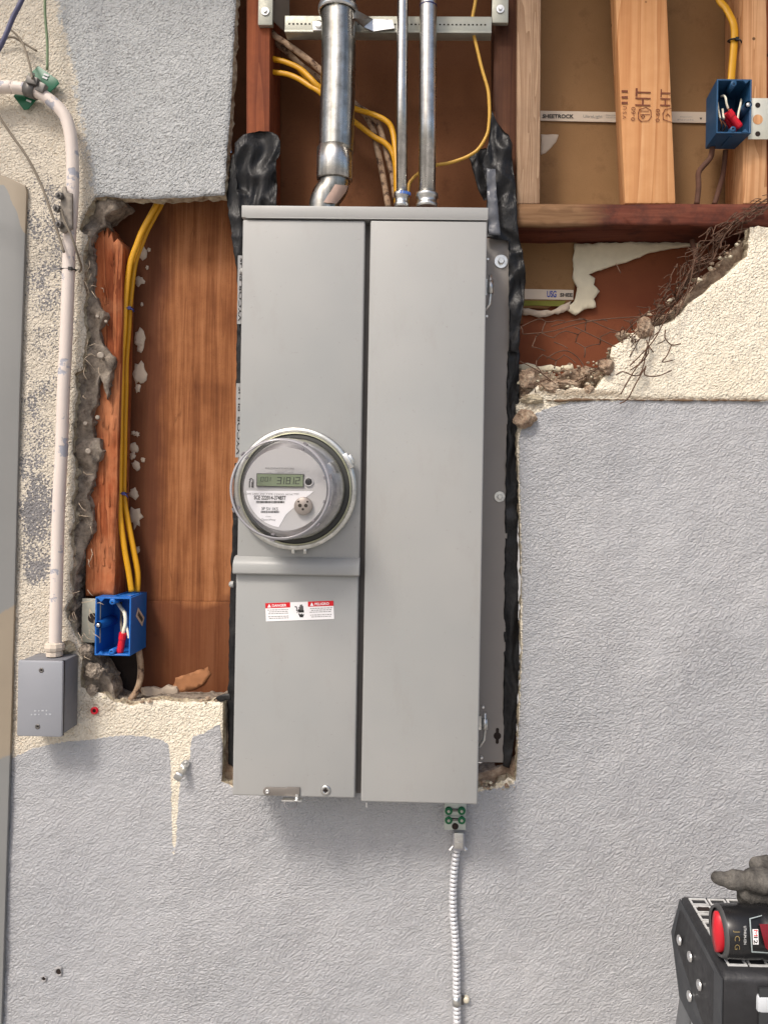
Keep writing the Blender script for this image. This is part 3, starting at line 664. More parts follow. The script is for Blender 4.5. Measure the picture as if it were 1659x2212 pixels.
door(XM1, XR, ZB-.002, ZT-.0015, YD-.002, nm='breaker_door')
b = MB()   # rolled lip between the meter cover and the lower door
z0, z1 = ZL0, ZL1; xa, xb = XL-.003, XM0+.001
sec = [(-.100, z1+.003), (-.108, z1+.001), (-.1145, z1-.006), (-.1165, z1-.010), (-.1165, z0+.002), (-.114, z0), (-.100, z0)]
n = len(sec); b.add([(xa, y, z) for y, z in sec]+[(xb, y, z) for y, z in sec], [list(range(n)), list(range(2*n-1, n-1, -1))]+[(i, (i+1) % n, (i+1) % n+n, i+n) for i in range(n)])
b.build('cover_lip', M['enamel'], P, bevel=.001)
b = MB(); b.box((XM0-.001, YBX-.0025, ZB+.004), (XM1+.001, YBX+.001, ZT-.002)); b.build('door_gap', plain('grey_channel', srgb(92, 88, 86), .6), P)
# hasp and screws at the bottom of the lower door
h0, h1 = AT(569, 1700, YD-.003), AT(652, 1723, YD-.003)
hz = (h0.z+h1.z)/2
b = MB()
hp = [(h0.x+.004*(1-math.cos(q)), hz+.006*math.sin(q)) for q in [math.pi/2-k*math.pi/8 for k in range(0)]]
arc = [(h0.x+.006-.006*math.sin(q), hz+.001+.006*math.cos(q)) for q in [k*math.pi/8 for k in range(9)]]
xm = AT(620, 1712, YD-.003).x
b.prism([(xm, hz+.007)]+arc+[(xm, hz-.005), (h1.x-.003, hz-.006), (h1.x-.003, hz+.008), (xm, hz+.008)], YD-.004, YD-.0012)
hasp = b.build('hasp_plate', plain('bronze_grey_hasp', srgb(128, 122, 116), .5, .4), P, bevel=.0006)
b = MB(); c = Vector((h0.x+.0065, YD-.004, hz+.001)); b.lathe(c, (0,-1,0), [(0, .0032), (.0012, .0032), (.0016, .002), (.0004, .0012)], 16, capend=True); b.build('rivet', M['rivet'], hasp)
b = MB(); b.box((AT(612,1724).x, YD-.012, hz-.0105), (AT(655,1724).x, YD-.0005, hz-.0085)); b.box((AT(640,1712).x, YD-.0055, hz-.009), (AT(646,1712).x, YD-.0005, hz-.002)); b.build('hasp_tab', M['zinc'], P, bevel=.0004)
b = MB(); lc = at(628, 1737, YD+.004)
lp = [lc+Vector((.009*math.cos(q), 0, .0075*math.sin(q))) for q in [k*2*math.pi/20 for k in range(21)]]; b.tube(lp, .0012, 6, caps=False)
b.build('lock_loop', plain('lock_loop_steel', srgb(150, 148, 150), .4, .3), P)
def bolt(parent, c, rw, rh, name='bolt', depth=.004, mat='zinc', ax=(0,-1,0), hexn=6, washer=True):
    b = MB()
    if washer: b.lathe(c, ax, [(0, rw), (.0012, rw), (.0016, rw*.95), (.0017, rh*.9)], 24, smooth=False, capend=True)
    b.lathe(Vector(c)+Vector(ax)*.0016, ax, [(0, rh), (depth*.8, rh), (depth, rh*.85)], hexn, smooth=False, capend=True)
    return b.build(name, M[mat], parent)
sc1 = AT(704, 1706); b = MB(); b.lathe((sc1.x, YD-.0008, sc1.z), (0,-1,0), [(0,.0078),(.002,.0074),(.0028,.006),(.003,.0035),(.0012,.0028)], 24, capend=True); scr = b.build('door_screw', M['zinc'], P)
b = MB()
for q in (0, 1): b.obox((sc1.x, YD-.0040, sc1.z), (.0032 if q == 0 else .0008, 0, 0), (0, .0006, 0), (0, 0, .0008 if q == 0 else .0032))
b.build('screw_slot', M['dark'], scr)
for (u, v, s) in ((1082, 565, 1), (1079, 1073, .8)):
    c = at(u, v, .0195); bolt(P, c, .0115*s, .0055*s, 'mounting_bolt', .006)
# spring latches on the right side
for (u, v0, v1, v2) in ((1059, 594, 637, 672), (1047, 1540, 1578, 1614)):
    b = MB(); a = at(u, v0, -.03); c = at(u, v1, -.03); e = at(u-13, v2, -.03)
    b.tube([a, a.lerp(c, .5), c, c.lerp(e, .55)+Vector((.004, 0, 0)), e], .0026, 8); b.tube([a+Vector((0,0,-.009)), c+Vector((0, 0, .002))], .0052, 10)
    q = at(u-10, v0+8, -.028); b.box((XR-.004, q.y, c.z), (q.x+.002, q.y+.004, a.z-.006)); b.build('spring_latch', M['zinc'], P)
for (u, v) in ((1053.5, 561), (1051, 684), (1040, 1636), (1043, 1527)):
    b = MB(); c = at(u, v, -.02); b.lathe(c, (0,-1,0), [(-.004, .0024), (.003, .0024), (.004, .0015)], 10, capend=True); b.build('latch_screw', M['rivet'], P)
c = AT(777+15, 1736, YD); b = MB(); b.box((c.x-.0008, YD-.003, c.z-.006), (c.x+.0008, YD+.004, c.z+.003)); b.build('door_pin', M['rivet'], P)
for (u, v) in ((523, 586), (500, 1262)):
    b = MB(); c = at(u, v, -.06); b.lathe(c, (-1, 0, 0), [(-.004, .005), (.001, .005), (.003, .003)], 14, capend=True); b.build('side_plug', M['enamel'], P)
# danger label
dl0, dl1, dl2, dl3 = (AT(573.5,1303,YD-.0016), AT(720.5,1297.5,YD-.0016), AT(721.5,1336.5,YD-.0016), AT(575,1342.5,YD-.0016))
ex = (dl1-dl0).normalized(); ez = Vector((-ex.z, 0, ex.x)); LWd = (dl1-dl0).length; LHt = (dl0-dl3).length
lab = MB(); o_ = dl3.copy()
def lq(mb, x0, y0, x1, y1, d, mi=0):
    q = [o_+ex*x+ez*y+Vector((0, -d, 0)) for x, y in ((x0*LWd, y0*LHt), (x1*LWd, y0*LHt), (x1*LWd, y1*LHt), (x0*LWd, y1*LHt))]
    mb.add(q, [(0, 1, 2, 3)], mi)
lq(lab, 0, 0, 1, 1, 0); DL = lab.build('warning_label', M['white'], P, recalc=False)
for x0 in (.03, .655):
    b = MB(); lq(b, x0-.03, .72, x0+.335 if x0 < .1 else 1, 1, .0002, 0)
    q = [o_+ex*(x*LWd)+ez*(y*LHt)+Vector((0, -.0004, 0)) for x, y in ((x0, .76), (x0+.055, .76), (x0+.0275, .95))]; b.add(q, [(0, 1, 2)], 1)
    text_mb(b, 'DANGER' if x0 < .1 else 'PELIGRO', o_+ex*((x0+.07)*LWd)+ez*(.78*LHt)+Vector((0, -.0004, 0)), .14*LHt, ex, ez, width=.21*LWd, mi=1, bold=.02)
    b.build('red_header', [M['labelred'], M['white']], DL, recalc=False)
r_ = random.Random(3)
for x0, x1 in ((.02, .345), (.64, .98)):
    b = MB()
    for j, y in enumerate((.60, .50, .40, .24, .14)):
        x = x0+r_.uniform(0, .03)
        while x < x1-.03:
            wd = r_.uniform(.015, .045); lq(b, x, y, min(x+wd, x1), y+.035, .0003); x += wd+.008
    b.build('fine_print', M['ink_grey'], DL, recalc=False)
b = MB()     # shock hazard hand
def lp2(pts): b.add([o_+ex*(x*LWd)+ez*(y*LHt)+Vector((0, -.0004, 0)) for x, y in pts], [list(range(len(pts)))])
for k, (x, y0, y1) in enumerate(((.497, .50, .74), (.514, .50, .84), (.531, .50, .86), (.548, .50, .78))): lp2([(x-.0065, y0), (x+.0065, y0), (x+.0065, y1), (x-.0065, y1)])
lp2([(.476, .52), (.487, .44), (.50, .44), (.50, .52), (.485, .62), (.476, .62)]); lp2([(.484, .42), (.562, .42), (.562, .54), (.49, .54)])
lp2([(.478, .36), (.50, .16), (.545, .16), (.566, .34), (.545, .30), (.53, .38), (.51, .31), (.495, .38)])
lp2([(.43, .74), (.45, .71), (.455, .62), (.448, .54), (.465, .50), (.468, .45), (.452, .42), (.46, .40), (.476, .46), (.472, .54), (.462, .58), (.468, .66), (.46, .76), (.435, .79)])
b.build('hand_symbol', M['ink'], DL, recalc=False)

# ------------------------------------------------------------ electric meter
mc = at(637.5, 1056, -.118)
ME = thing('electric_meter', 'round digital electric meter under a clear cover on the left panel door', 'electric meter', (mc.x, -.106, mc.z))
AXM = Vector((0, -1, 0)); C0 = Vector((mc.x, -.105, mc.z))
b = MB(); b.lathe(C0, AXM, [(0, .0905), (.003, .0925), (.011, .0925), (.0125, .091), (.013, .088), (.013, .0845), (.009, .0835)], 96); RG = b.build('seal_ring', M['ringmetal'], ME)
b = MB(); b.lathe(C0, AXM, [(.0105, .0842), (.0140, .0842), (.0146, .0832), (.0140, .0826)], 96); b.build('ring_gasket', M['greenish'], RG)
b = MB(); lk = C0+Vector((.080, -.016, .043)); d = Vector((.043, 0, -.080)).normalized(); nr = Vector((.080, 0, .043)).normalized()
b.obox(lk, d*.012, (0, .006, 0), nr*.004); b.obox(lk+nr*.004, d*.007, (0, .004, 0), nr*.004); b.build('ring_latch', M['zinc'], RG, bevel=.001)
for dx in (-.004, .014):
    b = MB(); b.box((C0.x+dx, C0.y-.012, C0.z-.0975), (C0.x+dx+.005, C0.y-.004, C0.z-.090)); b.build('ring_tab', M['ringmetal'], RG, bevel=.001)
b = MB(); b.lathe(C0, AXM, [(.009, .0838), (.0115, .0830), (.0125, .080), (.0125, .060)], 96); b.build('base_plate', M['gasket'], ME)
b = MB(); b.lathe(C0, AXM, [(.015, .0745), (.030, .0735), (.036, .070), (.050, .0690), (.052, .0655), (.082, .0585), (.0835, .0565)], 96); BD = b.build('meter_body', M['meterbody'], ME)
b = MB(); b.lathe(C0, AXM, [(.0130, .0772), (.020, .0772), (.034, .0766), (.045, .0752), (.075, .0725), (.105, .0705), (.1125, .0698), (.1165, .0675), (.118, .063), (.1165, .058), (.1162, 0.0004)], 96); b.build('clear_cover', M['clear'], ME, recalc=True)
b = MB()
b.lathe(C0, AXM, [(.1150, .0697), (.1172, .0684), (.1184, .0668), (.1180, .0661), (.1160, .0661)], 96)
b.build('cover_rim', plain('frosted_rim', srgb(160, 158, 161), .15, 0, var=.05, spec=.8), ME)
for q in (15, 62, 138, 205, 262, 318, 345):
    b = MB()
    a = R(q); e = Vector((math.cos(a), 0, math.sin(a))); tn = Vector((-e.z, 0, e.x)); b.obox(C0+AXM*.1155+e*.0625, e*.0012, AXM*.0028, tn*.0022); b.obox(C0+AXM*.113+e*.071, e*.0010, AXM*.0035, tn*.003)
    b.build('rim_notch', plain('rim_notch', srgb(120, 116, 120), .4), ME)
yf = C0.y-.0845
b = MB(); b.lathe(C0, AXM, [(.078, .0590), (.0845, .0585), (.0845, .0003)], 96, smooth=False); FC = b.build('face_plate', M['meterface'], ME)
fc = Vector((C0.x, yf, C0.z))
def fp_(u, v, d=.0008): return at(u, v, yf-d)
# white specification label filling the lower left of the face
cen = at(606.5, 1060, yf); rr = .0545
cc = Vector((C0.x, 0, C0.z))
def onface(u, v):
    p = at(u, v, yf); q = Vector((p.x-cc.x, 0, p.z-cc.z))
    if q.length > rr: q = q.normalized()*rr
    return (cc.x+q.x, cc.z+q.z)
lower = []
pA = onface(516, 1060)
angs = [180+k*(74/16) for k in range(0, 17)]
zt = at(600, 1061, yf).z
for a in angs:
    x, z = cc.x+rr*math.cos(R(a)), cc.z+rr*math.sin(R(a))
    if z < zt: lower.append((x, z))
lower = [(cc.x-math.sqrt(rr*rr-(zt-cc.z)**2), zt)]+lower
lower += [onface(602, 1142), onface(618, 1112), onface(640, 1092), onface(652, 1080), onface(668, 1070), onface(678, 1061)]
b = MB(); b.prism(lower, yf-.0006, yf-.0001); WL = b.build('rating_label', M['white'], FC)
kf = (yf-CAM.y)/FPX
def mt(mb, s, u, v, h, w_, mi=0, bold=0, d=.0010): text_mb(mb, s, at(u, v, yf-d), h*kf, width=w_*kf, mi=mi, bold=bold)
b = MB(); mt(b, 'SCE 222014-374877', 549, 1079, 9, 69, 0, .02); mt(b, '3P 5V 1KS', 565, 1102, 6.5, 36, 0); mt(b, 'OpenWay', 564, 1125.5, 5.5, 32, 1)
mt(b, 'CL200 240V 3W TYPE C2SOD 30TA', 525, 1068, 3.5, 108, 1); mt(b, 'WATTHOURMETER', 574, 1117, 2.2, 12, 1); mt(b, '1 FM2S', 632, 1068, 3, 14, 1)
r_ = random.Random(5)
def bar(u0, u1, v0, v1):
    u = u0
    while u < u1:
        w_ = r_.uniform(.5, 1.6); a = at(u, v0, yf-.001); c = at(u+w_, v1, yf-.001); b.add([(a.x, a.y, c.z), (c.x, a.y, c.z), (c.x, a.y, a.z), (a.x, a.y, a.z)], [(0, 1, 2, 3)], 0); u += w_+r_.uniform(.5, 1.1)
bar(554, 614, 1082, 1087); bar(564, 604, 1103.5, 1108)
b.build('label_print', [M['ink'], M['ink_grey']], WL, recalc=False)
b = MB(); s0, s1 = at(557, 1024, yf), at(655, 1051, yf); b.box((s0.x-.001, yf-.002, s1.z-.001), (s1.x+.001, yf-.0002, s0.z+.001)); bz = b.build('screen_bezel', plain('screen_bezel', (.06, .06, .055), .4), FC)
b = MB(); b.box((s0.x, yf-.0023, s1.z), (s1.x, yf-.0015, s0.z)); b.build('lcd_screen', M['screen'], bz)
SEG = {'0': 'abcdef', '1': 'bc', '2': 'abged', '3': 'abgcd', '8': 'abcdefg'}
b = MB()
def digit(ch, u, v, w_, h_, t=1.5):
    L, Rr, T, B, Md = u, u+w_, v, v+h_, v+h_/2; sl = .10
    seg = {'a': (L, T, Rr, T+t), 'b': (Rr-t, T, Rr, Md), 'c': (Rr-t, Md, Rr, B), 'd': (L, B-t, Rr, B), 'e': (L, Md, L+t, B), 'f': (L, T, L+t, Md), 'g': (L, Md-t/2, Rr, Md+t/2)}
    for k in SEG[ch]:
        u0, v0, u1, v1 = seg[k]; q = [(u0+(B-v1)*sl, v1-.15), (u1+(B-v1)*sl, v1-.15), (u1+(B-v0)*sl, v0+.15), (u0+(B-v0)*sl, v0+.15)]
        b.add([at(a, c, yf-.0026) for a, c in q], [(0, 1, 2, 3)])
for ch, u in (('0', 563), ('0', 572.5)): digit(ch, u, 1030, 6.5, 10, 1)
digit('1', 579.5, 1030, 5, 9.5, 1)
for ch, u in (('3', 598), ('1', 607), ('8', 617.5), ('1', 628), ('2', 637.5)): digit(ch, u, 1030.5, 9.5 if ch != '1' else 7, 15.5, 1.8)
digit('1', 579.5, 1040, 0.1, .1); b.build('lcd_digits', M['lcd'], bz, recalc=False)
b = MB(); mt(b, 'KILOWATTHOURS', 574, 1012.5, 3, 62, 0, .02); mt(b, 'SINGLE PHASE', 594, 1017.5, 1.8, 26, 1); mt(b, 'TYPE', 575, 1021.5, 1.6, 12, 1); mt(b, 'METER', 600, 1021.5, 1.6, 14, 1); mt(b, 'AMPS', 624, 1021.5, 1.6, 10, 1)
b.build('face_print', [M['ink_grey'], M['ink_grey']], FC, recalc=False)
b = MB()
for pts in ([(539,1053),(539,1041),(541,1037)], [(544.5,1053),(544.5,1041)], [(539,1036),(543,1033),(547,1036),(547,1053)]):
    Pp = path(pts, yf-.0008); b.tube(Pp, .0005, 5)
b.build('maker_mark', M['ink'], FC)
b = MB(); c = at(667.5, 1041, yf); b.lathe(c, AXM, [(0, .0068), (.002, .0066), (.002, .0050), (.0006, .0048)], 24); b.lathe(c, AXM, [(0, .0049), (.0016, .0048), (.0022, .003)], 20, mi=1, capend=True); b.build('reset_button', [M['meterface'], M['blk']], FC)
b = MB(); c = at(656.5, 1093, yf); b.lathe(c, AXM, [(0, .0128), (.006, .0126), (.0068, .0118), (.0068, .0002)], 28); PT = b.build('optical_port', plain('port_metal', srgb(160, 150, 142), .4, .4), FC)
b = MB()
for dx, dz, r0 in ((-.0042, .0008, .0026), (.0042, .0008, .0026), (0, -.0044, .0018), (-.0062, .0062, .0014), (.0062, .0062, .0014)): b.lathe((c.x+dx, c.y-.0069, c.z+dz), AXM, [(0, r0), (.0003, r0*.95)], 14, capend=True)
b.build('port_hole', M['dark'], PT)

# ------------------------------------------------------------ conduits above the panel
def vpipe(name, label, pts, Y, rpx, mat, cat='conduit', n=28):
    k = (Y-CAM.y)/FPX; Pp = path(pts, Y); b = MB(); b.tube(Pp, rpx*k, n, mi=0)
    T = thing(name, label, cat, tuple(Pp[-1])); b.build('pipe', M[mat], T); return T, k
Yc = -.020
BIG, k = vpipe('conduit', 'thick galvanised conduit with an offset elbow into the panel top', [(727,-600),(731,0),(732,120),(727,320),(727,330)], Yc, 37, 'galv_dk')
c0, c1 = at(724, 322, Yc), at(723, 391, Yc); ax = (c1-c0).normalized()
b = MB(); L = (c1-c0).length; b.lathe(c0, ax, [(-.001, 36*k), (0, 38.5*k), (L*.45, 38.8*k), (L-.002, 38.8*k), (L, 37*k), (L, 33*k)], 40); b.build('coupling', M['galv'], BIG)
b = MB(); el = smooth(path([(723,385),(722,397),(717,410),(708,422),(702,436),(698,462)], Yc), 5); b.tube(el, 32*k, 32); EL = b.build('offset_elbow', M['galv_dk'], BIG)
b = MB(); q = [at(u, v, Yc-32*k-.0015) for u, v in ((720,396),(736,398),(752,400),(745,420),(724,440),(692,438),(704,420))]
sd_ = []
for (u, v) in ((722,400),(735,401),(750,403)): pass
# sticker wrapped on the elbow front
vs = []; rows = [(724,398,752,401),(716,411,748,414),(707,424,738,427),(699,437,727,440)]
cu_ = [(723,398),(717,411),(708,424),(702,437)]
for (ul, vl, ur, vr), (uc, vc) in zip(rows, cu_):
    for j in range(7):
        u = ul+(ur-ul)*j/6; v = vl+(vr-vl)*j/6; dxp = (u-uc)/32.0; yy = Yc-32*k*math.sqrt(max(0, 1-min(.98, dxp*dxp)))-.0012
        vs.append(at(u, v, yy))
b = MB(); b.add(vs, [(i*7+j, i*7+j+1, i*7+j+8, i*7+j+7) for i in range(3) for j in range(6)], 0, True); b.build('elbow_sticker', plain('pinkish_sticker', srgb(186, 158, 144), .45, var=.2, vs=90), EL, recalc=False)
MIDP, k = vpipe('conduit', 'thinnest metal conduit entering the panel top between two others', [(868,-600),(870,0),(868,200),(868,430)], Yc, 12, 'galv')
def connector(T, u, v0, v1, r, k, Y, jaw=True):
    c0, c1 = at(u, v0, Y), at(u, v1, Y); ax = (c1-c0).normalized(); L = (c1-c0).length
    b = MB(); b.lathe(c0, ax, [(0, r*.8*k), (0, r*k), (L*.12, r*1.06*k), (L*.3, r*1.06*k), (L*.36, r*.92*k), (L*.7, r*.9*k), (L*.74, r*k), (L, r*k)], 32, capend=True)
    o = b.build('connector', M['zinc'], T); return o
CN = connector(MIDP, 867.5, 416, 449, 16, k, Yc)
b = MB(); c = at(870, 421, Yc); 
for q in range(8):
    a = R(-160+q*20); b.obox(c+Vector((math.cos(a), math.sin(a), 0))*16.9*k, Vector((-math.sin(a), math.cos(a), 0))*.0016, (0,0,.0022), Vector((math.cos(a), math.sin(a), 0))*.0006)
b.build('blue_band', plain('blue_band', srgb(70, 110, 190), .4), CN)
RTP, k = vpipe('conduit', 'bright medium conduit with a blue pen ring near its top', [(925,-600),(925,0),(924,250),(922,430)], Yc, 18.5, 'galv')
connector(RTP, 922, 418, 449, 23, k, Yc)
c = at(925, 15, Yc); b = MB(); b.lathe(c, (0,0,1), [(-.001, 18.9*k), (.001, 18.9*k)], 32); b.build('pen_ring', M['ziptie'], RTP)
# strut channel and brackets
ST = thing('strut_channel', 'perforated metal strut channel crossing behind the conduits', 'metal channel', tuple(at(840, 60, .02)))
a0, a1 = at(617, 38, .016), at(1061, 73, .016); zc = (at(840, 38, .016).z, at(840, 74, .016).z)
b = MB(); x0, x1 = a0.x, a1.x; z1, z0 = zc; b.box((x0, .012, z0), (x1, .014, z1)); b.box((x0, .014, z0), (x1, .034, z0+.002)); b.box((x0, .014, z1-.002), (x1, .034, z1)); b.box((x0, .0095, z0-.001), (x1, .012, z0+.003)); b.build('channel', M['zinc_dull'], ST, bevel=.0006)
b = MB(); x = x0+.006
while x < x1-.006: b.box((x, .0114, (z0+z1)/2-.0008), (x+.003, .0121, (z0+z1)/2+.0012)); x += .0068
b.build('slots', M['dark'], ST)
for (u0, v0, u1, v1) in ((554,-30,585,43), (1064,-30,1099,38)):
    a = at(u0, v0, .0); c = at(u1, v1, .0); mx, mz = (a.x+c.x)/2, c.z+.022
    BR = thing('bracket', 'galvanised bracket on the %s stud at the end of the strut' % ('reddish' if u0 < 600 else 'dark'), 'bracket', (mx, .018, c.z), 'brackets holding the strut channel')
    b = MB(); b.box((a.x, .014, c.z), (c.x, .0235, a.z)); b.build('bracket_plate', M['zinc_dull'], BR, bevel=.0015)
    bolt(BR, (mx, .0135, mz), .007, .0035, 'screw', .003)
    if u0 < 600:
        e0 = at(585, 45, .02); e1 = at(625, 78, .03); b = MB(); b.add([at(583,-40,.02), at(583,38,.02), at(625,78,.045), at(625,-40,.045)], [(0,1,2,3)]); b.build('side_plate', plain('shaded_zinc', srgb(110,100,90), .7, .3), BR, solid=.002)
# strap clamp over the big conduit
k = (Yc-CAM.y)/FPX
CL = thing('pipe_strap', 'bright pipe strap clamping the thick conduit to the strut', 'clamp', tuple(at(732, 60, 0)))
cc_ = at(731, 22, Yc); b = MB(); pts = []
for q in range(0, 25):
    a = R(180+q*7.5); pts.append(cc_+Vector((math.cos(a)*41*k, math.sin(a)*41*k, 0)))
b.tube(pts, .010, 10, flat=.22, nrm=(0,0,1))
b2 = MB()
zz = at(731, 22, Yc).z
ring_v = []
for h, r in ((-.006, 39*k), (-.006, 41.5*k), (-.003, 43*k), (.003, 43*k), (.006, 41.5*k), (.006, 39*k)): ring_v.append((h, r))
b2.lathe(cc_, (0,0,1), ring_v, 40); b2.build('strap_band', M['zinc'], CL)
cdark = at(731, 0, Yc); b3 = MB(); b3.lathe(cdark, (0,0,1), [(-.003, 37.6*k), (.06, 37.6*k)], 40)
b3.build('dark_sleeve', M['steel_dk'], CL)
for (u, v, s) in ((690, 55, 1), (812, 55, 1), (836, 53, 1)):
    c = at(u, v, .008); b = MB(); b.lathe(c, (0,-1,0), [(-.002, .0085), (.001, .0085), (.003, .006), (.0035, .003)], 20, capend=True); b.build('screw', M['zinc'], CL)
b = MB(); b.add([at(768,22,-.03), at(790,35,0), at(805,42,.006), at(848,44,.006), at(852,62,.006), at(806,68,.006), at(785,58,0), at(764,40,-.03)], [(0,1,2,7),(2,3,4,5),(2,5,6,7)]); b.build('strap_foot', M['zinc'], CL, solid=.003)
b = MB(); b.box((at(676,48,.006).x, .006, at(690,66,.006).z), (at(700,48,.006).x, .010, at(690,46,.006).z)); b.build('strap_foot', M['zinc'], CL, bevel=.001)

# ------------------------------------------------------------ cables
def cable(name, label, pts, Y, rpx, mat, flat=1.0, cat='cable', group=None, n=10, sm=5, nrm=(0,-1,0), taper=None):
    Pp = smooth(path(pts, Y), sm); k = (Y-CAM.y)/FPX; b = MB(); b.tube(Pp, rpx*k, n, flat=flat, nrm=nrm)
    o = b.build(name, M[mat], loc=tuple(Pp[-1])); tag(o, label, cat, group); return o
L1 = [(352,400),(345,437),(330,466),(312,500),(300,531),(292,552),(286,574),(281,610),(278,640),(276,667),(274,714),(269,780),(268,847),(266,914),(265,987),(264,1067),(266,1120),(272,1187),(281,1237),(287,1278)]
cable('cable', 'outer yellow cable of the left pair running down to the blue box', [(u-5 if v < 1150 else u-2, v, .035) for u, v in L1], .03, 6.5, 'yel', .62, group='paired yellow cables in the left bay')
cable('cable', 'inner yellow cable of the left pair bowing out before the blue box', [(u+(5 if v < 660 else 4)+(6 if v > 1100 else 0)+(7 if 1150 < v < 1250 else 0), v, .046) for u, v in L1], .05, 6.5, 'yel', .62, group='paired yellow cables in the left bay')
cable('cable', 'upper yellow cable passing behind the thick conduit', [(575,122,.06),(591,127,.05),(620,135,.045),(648,148,.04),(670,168,.03),(689,187,.03),(730,215,.04),(768,235,.04),(806,247,.03),(835,262,.028),(848,283,.028),(855,333,.02),(858,400,.01),(857,440,.005)], .03, 6, 'yel', .7, group='yellow cables behind the conduits')
cable('cable', 'lower yellow cable passing behind the thick conduit', [(575,150,.06),(592,156,.05),(620,160,.045),(645,170,.04),(670,186,.035),(690,198,.03),(730,236,.035),(768,265,.035),(806,294,.03),(830,308,.03),(846,326,.03),(854,354,.028),(856,400,.025),(858,446,.02)], .03, 6, 'yel', .7, group='yellow cables behind the conduits')
cable('cable', 'short yellow cable crossing under the upper one beside the thick conduit', [(590,131,.055),(630,138,.052),(652,158,.05),(668,178,.048),(690,200,.045),(720,220,.05)], .05, 4, 'yel', .8, group='yellow cables behind the conduits')
cable('wire', 'thin yellow wire looping down from the top right behind the bright conduit', [(1034,-60),(1027,0),(1020,42),(1022,70),(1030,104),(1041,150),(1053,191),(1056,215),(1057,241),(1056,265),(1053,287),(1043,308),(1030,325),(1012,337),(993,345),(970,352),(945,356),(925,362),(901,377),(890,388),(883,402),(880,440)], .02, 3.6, 'yel2', cat='wire')
cable('cloth_cable', 'upper old brown cloth cable slanting behind the thick conduit', [(580,55,.06),(593,76,.045),(620,95,.04),(650,116,.035),(687,146,.03),(730,185,.03),(770,228,.045),(790,250,.045),(806,280,.045),(815,320,.04),(824,364,.035),(832,405,.03),(839,448,.02)], .04, 6.8, 'cloth', group='old cloth cables')
cable('cloth_cable', 'lower old dark cloth cable ending between the conduits', [(585,84,.07),(620,112,.065),(650,140,.065),(690,170,.06),(740,212,.05),(772,230,.045),(800,248,.04),(818,270,.04),(830,310,.04),(840,350,.04),(848,380,.04),(854,430,.035)], .06, 6.2, 'cloth', group='old cloth cables')
cable('cable', 'flat yellow cable dropping into the top of the right blue box', [(1540,-40,.06),(1553,0,.05),(1566,16,.045),(1576,34,.04),(1583,50,.035),(1586,70,.035),(1585,95,.035),(1582,130,.035),(1578,178,.035)], .035, 8, 'yel', .5)
cable('cloth_cable', 'old dark cable below the left end of the right blue box', [(1538,318,.05),(1534,340,.05),(1519,358,.05),(1508,374,.05),(1508,405,.05),(1504,442,.05)], .05, 6, 'rustbr', group='old cables under the right blue box')
cable('cloth_cable', 'old dark cable below the middle of the right blue box', [(1566,325,.06),(1564,350,.06),(1560,380,.06),(1552,410,.06),(1542,442,.06)], .06, 5.5, 'rustbr', group='old cables under the right blue box')
cable('cloth_cable', 'old dark cable curling out below the left blue box', [(300,1400,.05),(305,1440,.045),(303,1470,.04),(296,1492,.035),(283,1512,.03),(276,1528,.03)], .04, 7, 'cloth')
cable('cloth_cable', 'dark old cable end hanging behind the wire mesh', [(1494,520,.06),(1500,545,.05),(1510,575,.04)], .05, 6, 'rustbr')
def ziptie(label, u, v, Y, wpx, hpx, mat='ziptie', tail=True, grp='zip ties on the cables'):
    k = (Y-CAM.y)/FPX; c = at(u, v, Y); T = MB(); T2 = MB()
    pts = [c+Vector((math.cos(q)*wpx*k, math.sin(q)*wpx*.7*k, 0)) for q in [i*2*math.pi/20 for i in range(21)]]
    T.tube(pts, hpx*k, 6, caps=False, flat=.5, nrm=(0,0,1)); T.obox(c+Vector((wpx*k*.55, -wpx*.62*k, 0)), (.0028,0,0), (0,.0022,0), (0,0,.0026))
    if tail: T.tube([c+Vector((wpx*k*.6, -wpx*.7*k, 0)), c+Vector((wpx*k*1.2, -wpx*.9*k, -.003)), c+Vector((wpx*k*1.5, -wpx*.8*k, -.007))], .0014, 6)
    o = T.build('zip_tie', M[mat], loc=tuple(c)); tag(o, label, 'zip tie', grp)
ziptie('dark blue zip tie on the left cable pair, upper of two', 278, 667, .040, 11, 2.6)
ziptie('dark blue zip tie on the left cable pair, lower of two', 265, 1066, .040, 11, 2.6)
ziptie('black zip tie on the flat yellow cable above the right blue box', 1583, 88, .035, 10, 3, 'blk')
# ------------------------------------------------------------ blue boxes
def outlet_box(label, fr, Yf, depth, shrink, mat, loc, grp):
    T = thing('electrical_box', label, 'electrical box', loc, grp)
    (x0, z0, x1, z1) = fr; w_ = .0026; y0, y1 = Yf, Yf+depth; sx, sz = shrink
    b = MB()
    def ringv(x0, z0, x1, z1, y, kx=0, kz=0): return [(x0+kx, y, z0+kz), (x1-kx, y, z0+kz), (x1-kx, y, z1-kz), (x0+kx, y, z1-kz)]
    V = ringv(x0, z0, x1, z1, y0)+ringv(x0, z0, x1, z1, y0, w_, w_)+ringv(x0, z0, x1, z1, y1, sx, sz)+ringv(x0, z0, x1, z1, y1-.003, sx+w_, sz+w_)
    F = []
    for i in range(4):
        j = (i+1) % 4; F += [(i, j, 4+j, 4+i), (i, 8+i, 8+j, j), (4+i, 4+j, 12+j, 12+i)]
    F += [(8, 9, 10, 11), (12, 13, 14, 15)]
    b.add(V, F); b.build('shell', mat, T, bevel=.0006, seg=1)
    return T
bx0 = at(205, 1288, 0); bx1 = at(285, 1419, 0)
f1 = (at(207,1350,0).x, at(245,1416,0).z, at(284,1350,0).x, at(245,1290,0).z)
B1 = outlet_box('left blue plastic outlet box fed by two yellow cables', f1, -.002, .070, (.001, .0), M['blue'], (f1[0], .04, f1[1]), 'blue plastic outlet boxes')
